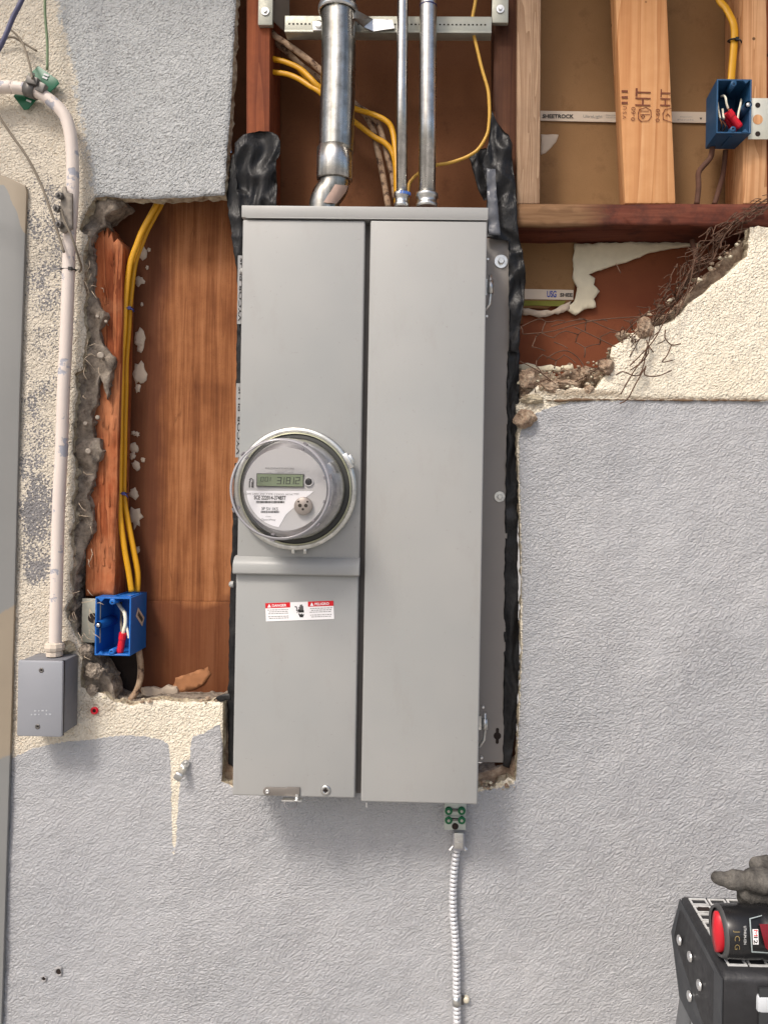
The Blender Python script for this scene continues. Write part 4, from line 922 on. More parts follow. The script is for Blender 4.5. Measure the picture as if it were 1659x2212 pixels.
f2 = (at(1545,230,0).x, at(1580,290.5,0).z, at(1620.5,230,0).x, at(1580,173.5,0).z)
B2 = outlet_box('right blue plastic outlet box with a metal nailing plate on the pine stud', f2, -.004, .062, (.0035, .0015), M['blue_dk'], (f2[0], .04, f2[1]), 'blue plastic outlet boxes')
def box_details(T, f, Yf, depth, mat, side):
    x0, z0, x1, z1 = f
    for zz_, s in ((z1-.0075, 1), (z0+.0065, -1)):
        b = MB(); c = Vector((x0+(x1-x0)*.48, Yf-.0008, zz_))
        b.lathe(c, (0,1,0), [(0, .0022), (0, .0048), (.03, .0046), (.03, .0002)], 20); b.box((c.x-.004, Yf-.0004, min(zz_, zz_+s*.006)), (c.x+.004, Yf+.02, max(zz_, zz_+s*.006))); b.build('screw_boss', mat, T)
        b = MB(); b.lathe(c, (0,1,0), [(.0006, .0023), (.0016, .0002)], 12); b.build('boss_hole', M['dark'], T)
    xs = x0+.006 if side < 0 else x1-.006
    b = MB(); c = Vector((xs, Yf-.0015, (z0+z1)/2+.002)); b.lathe(c, (0,1,0), [(0, .0062), (.02, .0075), (depth*.8, .009), (depth*.8, .0002)], 22, mi=0); b.lathe(c+Vector((0,-.0012,0)), (0,1,0), [(0, .0002), (0, .0030), (.003, .0034)], 16, mi=1)
    b.build('side_screw_post', [mat, M['rivet']], T)
    for zc, s in ((z1-.0025, -1), (z0+.0025, 1)):
        b = MB()
        xa = x0+.010 if side < 0 else x1-.010
        b.add([(xa-.006, Yf-.0006, zc-s*.001), (xa, Yf-.0006, zc+s*.005), (xa+.006, Yf-.0006, zc-s*.001), (xa-.006, Yf+.004, zc-s*.001), (xa, Yf+.004, zc+s*.005), (xa+.006, Yf+.004, zc-s*.001)], [(0,1,2),(3,5,4),(0,3,4,1),(1,4,5,2),(0,2,5,3)])
        b.build('corner_tab', mat, T)
    b = MB(); b.box((x0+(x1-x0)*.45, Yf+.010, z1-.0006), (x0+(x1-x0)*.50, Yf+depth*.75, z1+.0012)); b.build('molded_rib', mat, T); b = MB(); b.box((x0+(x1-x0)*.70, Yf+.006, z1-.0006), (x0+(x1-x0)*.95, Yf+depth*.8, z1+.0016)); b.build('molded_rib', mat, T)
    b = MB(); b.box((x0+(x1-x0)*.45, Yf+.010, z0-.0012), (x0+(x1-x0)*.52, Yf+depth*.75, z0+.0006)); b.build('molded_rib', mat, T)
box_details(B1, f1, -.002, .070, M['blue'], -1); box_details(B2, f2, -.004, .062, M['blue_dk'], 1)
# barcode sticker on the right side of the left box
b = MB(); X = f1[2]+.0006
def side_pt(u, v): 
    d = ray(u, v); return CAM+d*((X-CAM.x)/d.x)
q = [side_pt(*p) for p in ((299,1312),(313,1334),(308,1353),(294,1331))]
q = [Vector((X, max(.008, min(.07, p.y)), p.z)) for p in q]; b.add(q, [(0,1,2,3)]); STK = b.build('barcode_sticker', M['tape'], B1, recalc=False)
b = MB(); X = f1[2]+.0010
cq = sum(q, Vector())/4
for i in range(7):
    t_ = .2+.09*i; a = q[0].lerp(q[3], t_).lerp(cq, .3); c = q[1].lerp(q[2], t_).lerp(cq, .3); a.x = c.x = X; n_ = (q[3]-q[0]).normalized()*(.0006+.0003*(i % 2)); b.add([a, c, c+n_, a+n_], [(0,1,2,3)])
b.build('barcode', M['ink'], STK, recalc=False)
# nailing plates
b = MB(); a = at(184, 1300, .02); c = at(212, 1386, .02); b.box((a.x, .010, c.z), (f1[0]+.004, .0125, at(200,1291,.02).z)); NP = b.build('nailing_plate', M['zinc_dull'], B1, bevel=.0008)
b = MB(); hc = at(202, 1335, .010); b.lathe((hc.x, .0097, hc.z), (0,-1,0), [(0, .0085), (.0003, .0085)], 20, capend=True); b.build('plate_hole', M['dark'], NP)
b = MB(); pz1, pz0 = at(1640,212,.006).z, at(1640,301,.006).z; px0, px1 = f2[2]-.001, at(1672,250,.006).x; rc = .008
pl_ = [(px0, pz0), (px1-rc, pz0), (px1, pz0+rc), (px1, pz1-rc), (px1-rc, pz1), (px0, pz1)]
b.prism(pl_, .0055, .0075); NP2 = b.build('nailing_plate', M['zinc'], B2, bevel=.0006)
NP2.data.materials[0] = plain('bright_plate', srgb(206, 204, 190), .4, .35, var=.12, vs=60)
for (u, v, r, mt_) in ((1636, 227, .0042, 'dark'), (1636, 258, .0082, 'pine2'), (1636, 289, .0042, 'dark')):
    b = MB(); c = at(u, v, .005); b.lathe((c.x, .0053, c.z), (0,-1,0), [(0, r), (.0003, r)], 22, capend=True); b.build('plate_hole', M[mt_], NP2)
# wires with crimp connector inside each box
def cap_conn(T, p, d, L, r, name='crimp_connector'):
    b = MB(); d = d.normalized(); b.lathe(p, d, [(0, r*.55), (0, r), (L*.28, r*1.02), (L*.36, r*.86), (L*.9, r*.95), (L, r*.8), (L, r*.5)], 12, smooth=False, capend=True); b.lathe(p, d, [(.001, .0001), (.001, r*.9)], 12); return b.build(name, M['red'], T)
WB1 = thing('wire_splice', 'white wires crimped into a red connector inside the left blue box', 'wires', tuple(at(262, 1400, .02)), 'spliced wires in the blue boxes')
for pts, mt_, r in (([(253,1298,.05),(262,1312,.03),(270,1325,.012),(272,1345,.008),(268,1362,.006),(267,1372,.008)], 'whitewire', .0032), ([(262,1300,.06),(263,1320,.05),(263,1345,.03),(264,1368,.012)], 'greywire', .0022), ([(271,1345,.012),(276,1360,.008),(279,1375,.006),(280,1378,.006)], 'whitewire', .0022)):
    b = MB(); b.tube(smooth(path(pts, .01), 5), r, 8); b.build('wire', M[mt_], WB1)
p0, p1 = at(267, 1367, .006), at(260, 1410, .010); cap_conn(WB1, p0, p1-p0, (p1-p0).length, .0062)
WB2 = thing('wire_splice', 'white wires around a tilted red connector inside the right blue box', 'wires', tuple(at(1580, 285, .02)), 'spliced wires in the blue boxes')
for pts, mt_, r in (([(1557,208,.02),(1563,207,.012),(1567,213,.008),(1568,222,.008),(1572,235,.01)], 'whitewire', .0018), ([(1600,215,.02),(1598,228,.012),(1594,245,.008),(1592,262,.01)], 'whitewire', .0018),
                    ([(1549,222,.02),(1551,238,.01),(1555,256,.006)], 'whitewire', .0016), ([(1560,236,.02),(1561,248,.014),(1563,256,.01)], 'whitewire', .0018), ([(1553,255,.02),(1558,268,.02),(1556,282,.03)], 'copper', .0012), ([(1560,262,.02),(1566,272,.02),(1560,285,.03)], 'copper', .0012), ([(1571,228,.03),(1574,240,.02)], 'copper', .0016)):
    b = MB(); b.tube(smooth(path(pts, .01), 5), r, 8); b.build('wire', M[mt_], WB2)
p0, p1 = at(1572, 241, .004), at(1597, 275, .012); cap_conn(WB2, p0, p1-p0, (p1-p0).length, .0066)
p0, p1 = at(1566, 246, .016), at(1585, 285, .03); cap_conn(WB2, p0, p1-p0, (p1-p0).length, .006)
# ------------------------------------------------------------ black membrane round the panel
def membrane(name, label, parts, grp='black waterproof membrane round the panel'):
    u, v = parts[0][0][0]; T = thing(name, label, 'membrane', tuple(at(u, v, .01)), grp)
    for i, (pts, Y, amp, mat, seed) in enumerate(parts):
        b = MB()
        def ds(x, z, amp=amp, seed=seed):
            w1 = noise.noise(Vector((x*11, seed+9, z*9)))*.9; a = noise.noise(Vector((x*42+w1*2+seed, seed, z*11+w1))); c = noise.noise(Vector((x*20+z*16+w1, seed*2, z*17-x*22)))
            return amp*(1.9*(.25-abs(a))+1.7*(abs(c)-.22))*(.8+.2)
        slab(b, jag(xz(pts, Y), .006, .0018, seed), Y, .0016, .0036, ds)
        b.build('film' if mat == 'film' else 'tape', M[mat], T)
    return T
ML = membrane('membrane', 'crumpled black plastic membrane bunched up left of the panel top', [
    ([(508,310),(520,298),(541,287),(560,281),(580,283),(600,292),(606,305),(603,330),(597,345),(597,450),(525,455),(522,480),(514,420),(508,350)], -.004, .011, 'film', 3),
    ([(490,425),(500,335),(508,330),(527,460),(528,540),(522,560),(516,640),(508,560),(497,480)], .012, .003, 'film', 5),
    ([(513,520),(527,520),(526,980),(510,980),(512,700),(515,600)], .014, .001, 'film', 7),
    ([(507,1000),(524,1000),(512,1660),(493,1650),(492,1540),(497,1300)], .016, .002, 'film', 9),
    ([(470,1505),(481,1500),(497,1498),(500,1512),(478,1515),(462,1512)], .0, .003, 'film', 10)])
b = MB()
for (u0, v0, u1, v1) in ((512.5, 552, 521, 700), (509, 828, 517.5, 988)):
    b = MB(); b.prism(jag(xz([(u0+2, v0), (u1+2, v0), (u1, v1), (u0, v1)], .0095), .01, .0005, 5), .0095, .0103); b.build('print_band', plain('print_band', srgb(150, 150, 150), .5, var=.15), ML)
b = MB()
def vtext(s, u, v0, v1, hpx, Y):
    k = (Y-CAM.y)/FPX; text_mb(b, s, at(u, v0, Y), hpx*k, right=(0.017, 0, 1), up=(-1, 0, .017), width=abs(v1-v0)*k, bold=.01)
vtext('VYCOR PLUS', 521, 694, 556, 6.5, .0088); b.build('printed_words', M['ink'], ML, recalc=False); b = MB(); vtext('VYCOR PLUS', 517.5, 982, 834, 6.5, .0088)
b.build('printed_words', M['ink'], ML, recalc=False)
b = MB()
for (u0, v0, u1, v1) in ((521, 520, 525.5, 553), (513.5, 745, 518, 800)): strip(b, u0, v0, u1, v1, .010)
MR = membrane('membrane', 'crumpled black plastic membrane running down the right side of the panel', [
    ([(1062,241),(1072,262),(1085,280),(1098,290),(1106,310),(1104,340),(1112,380),(1116,440),(1118,500),(1128,540),(1136,590),(1130,660),(1124,700),(1120,760),(1100,760),(1098,520),(1050,512),(1052,440),(1048,380),(1040,350),(1052,330),(1056,290)], .008, .010, 'film', 13),
    ([(1012,340),(1030,322),(1050,318),(1060,345),(1060,430),(1045,432),(1030,400),(1022,368)], .03, .006, 'film', 15),
    ([(1096,740),(1122,740),(1121,900),(1118,1200),(1122,1420),(1116,1560),(1100,1660),(1086,1655),(1090,1200)], .018, .004, 'film', 17)])
b = MB(); slab(b, jag(xz([(1050,368),(1069,370),(1072,430),(1080,512),(1055,512),(1052,440)], 0), .006, .001, 21), -.010, .001, .006, lambda x, z: .004*fbm(x, z, 50, 3)); b.build('tape', M['filmgrey'], MR)

# ------------------------------------------------------------ left side: painted conduit and cast box
CP = [(-300,186),(0,188),(30,189),(60,193),(90,203),(117,223),(132,238),(144,257),(153,290),(157,333),(158,400),(155,466),(151,514),(148,614),(143,747),(138,847),(134,967),(128,1087),(124,1220),(121,1354),(120,1395)]
Yp = -.026
CB0 = at(120, 1412, Yp); PC = thing('conduit', 'white painted conduit with chipped paint bending down into the grey box', 'conduit', tuple(CB0))
b = MB(); k = (Yp-CAM.y)/FPX; b.tube(smooth(path(CP, Yp), 5), 13.2*k, 20); b.build('pipe', M['whitepaint'], PC)
b = MB(); c0 = at(119, 1387, Yp); b.lathe(c0, (0,0,-1), [(0, 14*k), (.002, 19*k), (.008, 21*k), (.013, 19*k), (.014, 15*k), (.017, 17*k), (.022, 17*k)], 10, smooth=False); b.build('locknut', plain('dirty_white_nut', srgb(205, 192, 176), .7, var=.2, vs=70, bump=.5, bs=200), PC)
JX = [at(42,1425,-.055), at(140,1425,-.055), at(36.5,1590,-.055), at(134.5,1591,-.055)]
jx0, jx1 = (JX[0].x+JX[2].x)/2, (JX[1].x+JX[3].x)/2; jz1, jz0 = JX[0].z, JX[2].z
JB = thing('junction_box', 'grey cast metal junction box at the foot of the painted conduit', 'junction box', (jx0, -.02, jz0))
b = MB(); b.box((jx0+.002, -.0485, jz0+.002), (jx1-.002, 0.0, jz1-.001)); b.build('box_body', M['boxgrey_side'], JB, bevel=.003)
b = MB(); b.box((jx0+.001, -.051, jz0+.001), (jx1-.001, -.0484, jz1-.001)); b.build('gasket', M['blk'], JB)
b = MB(); b.box((jx0, -.0575, jz0), (jx1, -.0508, jz1)); CV = b.build('cover', M['boxgrey'], JB, bevel=.0035)
for (u, v) in ((90, 1448), (82, 1570)):
    c = at(u, v, -.058); b = MB(); b.lathe((c.x, -.0573, c.z), (0,-1,0), [(0,.0042),(.0008,.0040),(.001,.002),(.0002,.0015)], 16, capend=True); b.build('cover_screw', M['steel_dk'], CV)
b = MB()
for j, row in enumerate((1536, 1544)):
    for i in range(6):
        c = at(69+i*8, row-i*.2, -.058)
        if (i*3+j) % 5: b.obox((c.x, -.0577, c.z), (.0016 if i % 2 else .0009, 0, 0), (0, .0004, 0), (0, 0, .0010))
b.build('embossed_marks', plain('worn_emboss', srgb(180, 182, 186), .5), CV)
# bolted strap clamp on the painted conduit
CLP = thing('conduit_clamp', 'dusty bolted metal clamp on the painted conduit', 'clamp', tuple(at(150, 500, -.03)))
b = MB(); slab(b, jag(xz([(136,405),(143,403),(146,416),(157,418),(158,494),(148,498),(140,504),(131,500),(132,440)], -.042), .006, .0004, 2), -.043, .004, .006)
b.build('clamp_plate', plain('dusty_steel', srgb(140, 132, 122), .7, .3, var=.3, vs=70), CLP, bevel=0)
for (u, v) in ((133, 424), (127, 452), (132, 486)):
    c = at(u, v, -.045); b = MB(); b.lathe(c, (-.35,-1,0), [(-.01, .0035), (0, .0035), (0, .0062), (.005, .006), (.0055, .003), (.009, .0028)], 8, smooth=False, capend=True); b.build('clamp_bolt', M['steel_dk'], CLP)
ziptie('black zip tie round the painted conduit', 149, 583, -.026, 16, 2.6, 'blk', False)
cable('wire', 'thin dusty grey wire hanging diagonally from the left edge to the painted conduit', [(-40,180,-.02),(-15,215,-.02),(0,252,-.03),(25,290,-.03),(60,340,-.03),(88,395,-.03),(105,440,-.034),(125,500,-.04),(139,545,-.045)], -.03, 2.8, 'greywire', cat='wire')
cable('wire', 'thin brown wire from the clamp bolts down beside the conduit', [(133,452,-.05),(140,475,-.05),(153,505,-.05),(164,535,-.045),(172,560,-.03),(177,578,-.01),(172,588,-.004)], -.04, 2.4, 'greywire', cat='wire')
cable('wire', 'thin green wire dropping to the green tag', [(101,-60,-.03),(98,0,-.03),(99,40,-.03),(103,90,-.03),(103,150,-.035)], -.03, 2.8, 'greenwire', cat='wire')
cable('wire', 'dark blue grey cable crossing the top left corner', [(150,-240,-.01),(95,-110,-.10),(62,-40,-.16),(48,0,-.18),(28,40,-.18),(8,88,-.18),(-20,140,-.17),(-80,260,-.12),(-180,430,-.01)], -.2, 5, 'bluewire', cat='wire')
cable('wire', 'thin pale wire end curving above the green tag', [(-10,90,-.01),(25,80,-.01),(50,92,-.01),(80,110,-.01)], -.01, 2.4, 'greywire', cat='wire')
cable('wire', 'thin pale wire leading to the conduit clamp from the upper left', [(20,60,-.02),(45,85,-.02),(58,115,-.03),(66,145,-.04),(71,170,-.05)], -.03, 2.4, 'greywire', cat='wire')
def tagplate(label, pts, Y, extra):
    T = thing('warning_tag', label, 'tag', tuple(at(pts[0][0], pts[0][1], Y)), 'green tags on the painted conduit')
    b = MB(); b.prism(xz(pts, Y), Y, Y+.0015); PL = b.build('tag_plate', M['green'], T, bevel=.0005)
    b = MB()
    for u, v in extra:
        c = at(u, v, Y-.001); b.obox(c, (.004, 0, -.0016), (0, .0003, 0), (.0005, 0, .0014))
    b.build('tag_print', M['print_white'], PL); return T
tagplate('larger tilted green plastic tag above the painted conduit', [(79,146),(84,142),(125,172),(129,180),(112,196),(104,205),(54,176),(62,162)], -.012, [(101,162),(98,168)])
tagplate('green plastic tag corner below the painted conduit', [(30,208),(40,196),(84,202),(82,212),(61,236),(52,237)], -.010, [(63,218),(60,208)])
GC = thing('ground_clamp', 'small dark ground clamp gripping the painted conduit by the tags', 'clamp', tuple(at(72, 190, -.03)))
b = MB(); c = at(72, 196, Yp); d = (at(88, 201, Yp)-at(60, 192, Yp)).normalized(); b.lathe(c, d, [(-.011, .0108), (-.011, .0125), (.007, .0125), (.007, .0108)], 20); b.build('clamp_band', M['steel_dk'], GC)
b = MB(); c = at(74, 177, Yp-.01); b.obox(c, (.009, 0, -.002), (0, .007, 0), (.001, 0, .006)); b.obox(c+Vector((.012, .002, -.009)), (.006, 0, -.003), (0, .005, 0), (.003, 0, .007)); b.build('clamp_jaw', M['steel_dk'], GC, bevel=.0012)
b = MB(); c = at(72, 172, Yp-.012); b.lathe(c, (-.15, -.3, 1), [(-.004, .0035), (.004, .0035), (.005, .005), (.009, .005), (.010, .003)], 8, smooth=False, capend=True); b.build('clamp_screw', M['zinc_dull'], GC)

# ------------------------------------------------------------ bonding bar and armoured cable below the panel
Yg = -.022
GB = thing('bonding_bar', 'small metal bonding bracket with green screws under the panel', 'bracket', tuple(at(983, 1792, Yg)))
q0, q1 = at(960, 1735, Yg), at(1006, 1794, Yg)
b = MB(); b.box((q0.x, Yg, q1.z), (q1.x, Yg+.004, q0.z)); b.box((q0.x, Yg-.003, at(983,1765,Yg).z), (q1.x, Yg, at(983,1762,Yg).z)); b.build('plate', plain('pale_zinc_plate', srgb(178, 184, 176), .45, .3, var=.1, vs=60), GB, bevel=.0008)
for v in (1750, 1770):
    b = MB(); a_ = at(969, v, Yg-.002); c_ = at(997, v, Yg-.002); b.tube([a_, c_], .0022, 8); b.build('link_bar', M['steel_dk'], GB)
    for u in (969, 997):
        c = at(u, v, Yg); b = MB(); b.lathe((c.x, Yg-.0005, c.z), (0,-1,0), [(0, .0062), (.004, .0062), (.0055, .0045), (.004, .003)], 14, capend=True); b.lathe((c.x, Yg-.0052, c.z), (0,-1,0), [(0, .0026), (.0006, .0022)], 8, mi=1, capend=True); b.build('green_screw', [plain('green_screw', srgb(20, 100, 62), .4, .2), M['zinc_dull']], GB)
b = MB(); c = at(983, 1785, Yg); b.lathe((c.x, Yg-.0003, c.z), (0,-1,0), [(0, .0055), (.0006, .0052)], 16, capend=True); b.build('bracket_hole', M['dark'], GB)
CF = thing('cable_connector', 'grey metal connector clamping the top of the armoured cable', 'connector', tuple(at(986, 1834, Yg)))
a, c = at(978, 1798, Yg), at(1003, 1836, Yg)
b = MB(); b.box((a.x, Yg-.004, c.z), (c.x, Yg+.016, a.z)); b.build('connector_body', plain('cast_grey', srgb(168, 168, 174), .4, .4, var=.08, vs=40), CF, bevel=.002)
a, c = at(981, 1800, Yg-.008), at(1000, 1834, Yg-.008); b = MB(); b.box((a.x, Yg-.0075, c.z), (c.x, Yg-.003, a.z)); b.box((a.x+.002, Yg-.0085, c.z+.008), (c.x-.002, Yg-.0074, c.z+.011)); b.build('saddle', M['zinc'], CF, bevel=.001)
for (u, v) in ((971, 1838), (1008, 1838)):
    c = at(u, v, Yg); b = MB(); b.lathe(c, (-.5 if u < 983 else .5, -.3, -.6), [(-.012, .0018), (-.004, .0018), (-.004, .0032), (-.001, .003)], 10, smooth=False, capend=True); b.build('connector_screw', M['zinc'], CF)
AC = [(987,1832),(984,1850),(980,1887),(978,1933),(979,1979),(983,2025),(985,2071),(986,2140),(987,2212),(988,2300),(990,2700)]
Pp = smooth(path(AC, -.013), 50); kk = (-.013-CAM.y)/FPX
cum = [0]
for i in range(1, len(Pp)): cum.append(cum[-1]+(Pp[i]-Pp[i-1]).length)
tot = cum[-1]; Q = []; rr_ = []; s_ = 0; j = 0
prof = [(0.0, .66), (.12, .70), (.2, .98), (.45, 1.08), (.72, 1.06), (.84, .95), (.92, .68)]
pitch = 9.2*kk
nn_ = int(tot/pitch)
for i in range(nn_):
    for f_, r0 in prof:
        s_ = (i+f_)*pitch
        while j < len(cum)-2 and cum[j+1] < s_: j += 1
        t_ = (s_-cum[j])/max(1e-9, cum[j+1]-cum[j]); Q.append(Pp[j].lerp(Pp[j+1], t_)); rr_.append(r0*8.2*kk)
b = MB(); b.tube(Q, rr_, 14)
for i in range(len(b.f)-2):
    if (i//14) % 7 in (0, 6): b.m[i] = 1  # groove faces coloured dark, crease shade painted in
ac = b.build('armoured_cable', [M['zinc'], plain('groove_shade', (.05, .05, .055), .7)], loc=tuple(Pp[-1])); tag(ac, 'ribbed silver armoured cable running down the grey wall', 'cable')
ac.data.materials[0] = plain('bright_armour', srgb(214, 214, 216), .38, .35, var=.05)
CS = thing('cable_strap', 'metal strap over the armoured cable near the bottom', 'strap', tuple(at(987, 2170, 0)))
b = MB(); c = at(986, 2160, -.013); b.lathe(c, (0,0,1), [(-.007, 8.6*kk), (-.007, 9.8*kk), (.007, 9.8*kk), (.007, 8.6*kk)], 24); b.build('strap_band', M['zinc'], CS)
b = MB(); c = at(1007, 2159, -.004); b.lathe(c, (0,-1,0), [(-.004, .0052), (.0015, .0055), (.0035, .0045), (.0042, .002)], 18, capend=True); b.build('nail_head', plain('cream_nail_head', srgb(214, 206, 186), .4, .2), CS)
b = MB(); a = at(990, 2150, -.003); c = at(1002, 2168, -.003); b.box((a.x, -.006, c.z), (c.x, -.003, a.z)); b.build('strap_tab', M['steel_dk'], CS)
WS = thing('wall_strap', 'small loose conduit strap screwed to the wall beside the cream drip', 'strap', tuple(at(390, 1680, 0)))
b = MB(); b.tube(smooth([at(402,1648,-.004), at(398,1656,-.006), at(394,1665,-.014), at(388,1674,-.022), at(382,1684,-.018)], 4), .0065, 10, flat=.22); b.build('strap_leg', M['zinc'], WS)
bolt(WS, at(402, 1649, -.006), .0062, .0032, 'screw', .003)
# anchor holes and a red anchor
for (u, v, r, lb) in ((127, 2100, .0050, 'larger drilled hole with a chipped rim in the grey wall'), (95, 2115, .0034, 'smaller drilled hole in the grey wall')):
    T = thing('wall_hole', lb, 'hole', tuple(at(u, v, 0)), 'drilled holes in the lower left wall')
    b = MB(); c = at(u, v, -.0028); pts = []
    for i in range(18):
        q = 2*math.pi*i/18; rr0 = r*(1.5+.9*noise.noise(Vector((math.cos(q)*2, math.sin(q)*2, r*900)))); pts.append(rr0)
    vs = []; 
    for i in range(18):
        q = 2*math.pi*i/18; e = Vector((math.cos(q), 0, math.sin(q)))
        vs += [c+e*pts[i]+Vector((0, .0012, 0)), c+e*pts[i]*.8+Vector((0, -.0006, 0)), c+e*r+Vector((0, .0004, 0)), c+e*r*.8+Vector((0,.002,0))]
    fs = [(i*4+j, ((i+1) % 18)*4+j, ((i+1) % 18)*4+j+1, i*4+j+1) for i in range(18) for j in range(3)]
    b.add(vs, fs, 0, True); b.build('chipped_rim', plain('chipped_cement', srgb(160, 158, 158), .9, var=.3, vs=250, bump=.8, bs=300), T)
    b = MB(); b.lathe(c+Vector((0, .0012, 0)), (0,-1,0), [(0, .0001), (0, r*.92)], 18, smooth=False); b.build('hole', M['dark'], T)
c = at(205, 1535, -.001); T = thing('wall_anchor', 'small red plastic anchor in the cream patch under the left blue box', 'anchor', tuple(c))
b = MB(); b.lathe(c, (0,-1,0), [(-.003, .0062), (.0015, .0062), (.0022, .005), (.0018, .0032), (0, .003)], 18); b.build('anchor_collar', M['red'], T)
b = MB(); b.lathe(c, (0,-1,0), [(.0004, .0001), (.0004, .0034)], 14); b.build('anchor_hole', M['dark'], T)
# nails left in the mortar and stud
for i, (u, v, lb, rh) in enumerate(((212, 684, 'uppermost bent nail, by the mortar hook', .0035), (219, 768, 'big round nail head in the grey mortar', .0065), (230, 695, 'small bright nail in the orange stud', .003), (192, 975, 'round nail head low in the grey mortar', .0055), (186, 915, 'small pale nail head beside the orange stud', .004), (212, 902, 'small nail at the ragged stud edge', .004))):
    T = thing('nail', lb, 'nail', tuple(at(u, v, .01)), 'old nails left of the cavity')
    b = MB(); c = at(u, v, -.002); b.lathe(c, (.25, -1, .1), [(-.02, rh*.35), (0, rh*.35), (0, rh), (.0018, rh*.95), (.003, rh*.6)], 14, capend=True); b.build('nail_head', plain('pale_zinc_nail', srgb(150, 140, 128), .5, .3, var=.3, vs=150), T)
b = MB(); r_ = random.Random(12)
for i in range(46):
    u = r_.uniform(168, 232); v = r_.choice([r_.uniform(560, 900), r_.uniform(900, 1290), r_.uniform(1290, 1480)]); u -= (v-560)*.022
    p = at(u, v, r_.uniform(-.014, -.006)); a = r_.uniform(-.4, 2.2); L = r_.uniform(.008, .022); e = Vector((math.cos(a), r_.uniform(-.3, .1), -math.sin(a)))*L
    b.tube(smooth([p, p+e*.5+Vector((r_.uniform(-.003, .003), -.002, r_.uniform(-.003, .003))), p+e], 3), .00055, 5)
wl = b.build('lath_wire', plain('bright_lath_wire', srgb(176, 160, 140), .5, .5, var=.3), loc=tuple(at(200, 1290, -.01))); tag(wl, 'thin broken lath wires poking from the grey mortar', 'wire', kind='stuff')

# ------------------------------------------------------------ rusty wire mesh and rubble on the right
b = MB(); r_ = random.Random(4)
def wob(p, a): return p+Vector((r_.uniform(-a, a), r_.uniform(-a, a), r_.uniform(-a, a)))
spine = [(1700,440),(1650,450),(1610,475),(1565,510),(1530,550),(1500,580),(1472,620),(1450,660),(1420,685),(1390,715),(1360,745)]
for s_ in range(12):   # tangled bundle along the broken stucco edge
    i0 = r_.randint(0, 5); i1 = r_.randint(i0+3, len(spine)-1); pts = []
    for i in range(i0, i1+1):
        u, v = spine[i]; sp_ = 19 if i > 2 else 11; pts.append((u+r_.gauss(-4, sp_*.7), v+r_.gauss(0, sp_*.7), r_.uniform(-.012, .02)))
    b.tube(smooth(path(pts, 0), 4), r_.uniform(.0006, .0012), 5)
def spt(s, t):      # crumpled netting follows the broken edge: s along it, t across
    s = max(0, min(.999, s))*(len(spine)-1); i = int(s); a, c = Vector(spine[i]), Vector(spine[i+1]); d = (c-a).normalized(); p = a.lerp(c, s-i)
    wdt = 25 if s > 3 else 15; return p+Vector((-d.y, d.x))*t*wdt+Vector((-6, -3))
for layer in range(2):
    nodes = {}
    def nd(i, j):
        if (i, j) not in nodes:
            p = spt((i+.5*((j) % 2))/19+r_.uniform(-.012, .012), (j-3)/3*.95+r_.uniform(-.28, .28)); nodes[(i, j)] = at(p.x+r_.gauss(0, 3), p.y+r_.gauss(0, 3), r_.uniform(-.022, .018))
        return nodes[(i, j)]
    for i in range(19):
        for j in range(7):
            if r_.random() < .30: continue
            b.tube(smooth([nd(i, j), wob(nd(i, j).lerp(nd(i, j+1), .5), .003), nd(i, j+1)], 3), .0006, 5)
            if (i+j) % 2 == 0: b.tube(smooth([nd(i, j), wob(nd(i, j).lerp(nd(i+1, j), .5), .002), nd(i+1, j)], 3), .0008, 5)
ends = [((1400,740),(1386,800),(1372,812),(1345,803),(1330,810)), ((1408,715),(1390,770),(1370,800),(1352,830),(1340,852)), ((1440,680),(1415,730),(1385,765),(1360,790)), ((1500,560),(1492,600),(1480,640),(1455,690)),
        ((1437,712),(1436,730),(1450,745),(1470,742)), ((1450,745),(1440,768),(1430,782),(1452,778)), ((1395,790),(1392,810),(1420,812),(1450,800)), ((1360,800),(1385,782),(1400,760),(1396,735)), ((1395,790),(1372,830),(1355,862),(1338,872))]
for e in ends: b.tube(smooth(path([(u, v, -.02+r_.uniform(-.004, .004)) for u, v in e], 0), 4), .0011, 5)
# hexagonal netting in front of the bay, loose and torn
hexu, hexv = 46, 27
jit = {}
def node(i, j):
    if (i, j) not in jit:
        u = 1130+i*hexu*.5+r_.uniform(-7, 7); v = 690+j*hexv+(0 if (i+j) % 2 else 11)+r_.uniform(-6, 6); jit[(i, j)] = at(u, v-(u-1130)*.02, -.003+r_.uniform(-.010, .014))
    return jit[(i, j)]
for i in range(0, 13):
    for j in range(0, 6):
        u = 1130+i*23; v = 690+j*27
        if r_.random() < .34 or (u > 1350 and v > 760) or v > 860-(u-1130)*.25: continue
        b.tube(smooth([node(i, j), wob(node(i, j).lerp(node(i+1, j), .5), .002), node(i+1, j)], 3), .0008, 5)
        if (i+j) % 2 == 0 and r_.random() < .8: b.tube([node(i, j), wob(node(i, j).lerp(node(i, j+1), .5), .001), node(i, j+1)], .0010, 5)
for pts in ([(1130,722),(1190,716),(1240,702),(1300,690),(1380,684),(1450,678)], [(1190,705),(1260,690),(1320,712),(1390,730),(1420,725)], [(1240,706),(1290,730),(1350,760)], [(1122,780),(1160,800),(1200,830)], [(1330,570),(1340,590)], [(1485,570),(1490,590),(1480,620)], [(1180,775),(1200,762),(1225,758),(1250,775),(1262,800),(1255,830)], [(1245,800),(1290,795),(1320,815),(1360,805)], [(1140,850),(1200,842),(1260,815),(1300,790)]):
    b.tube(smooth(path([(u, v, r_.uniform(-.006, .008)) for u, v in pts], 0), 4), .0009, 5)
wm = b.build('wire_mesh', M['rust'], loc=tuple(at(1400, 750, 0))); tag(wm, 'tangle of rusty torn chicken wire along the broken cream stucco', 'wire mesh')
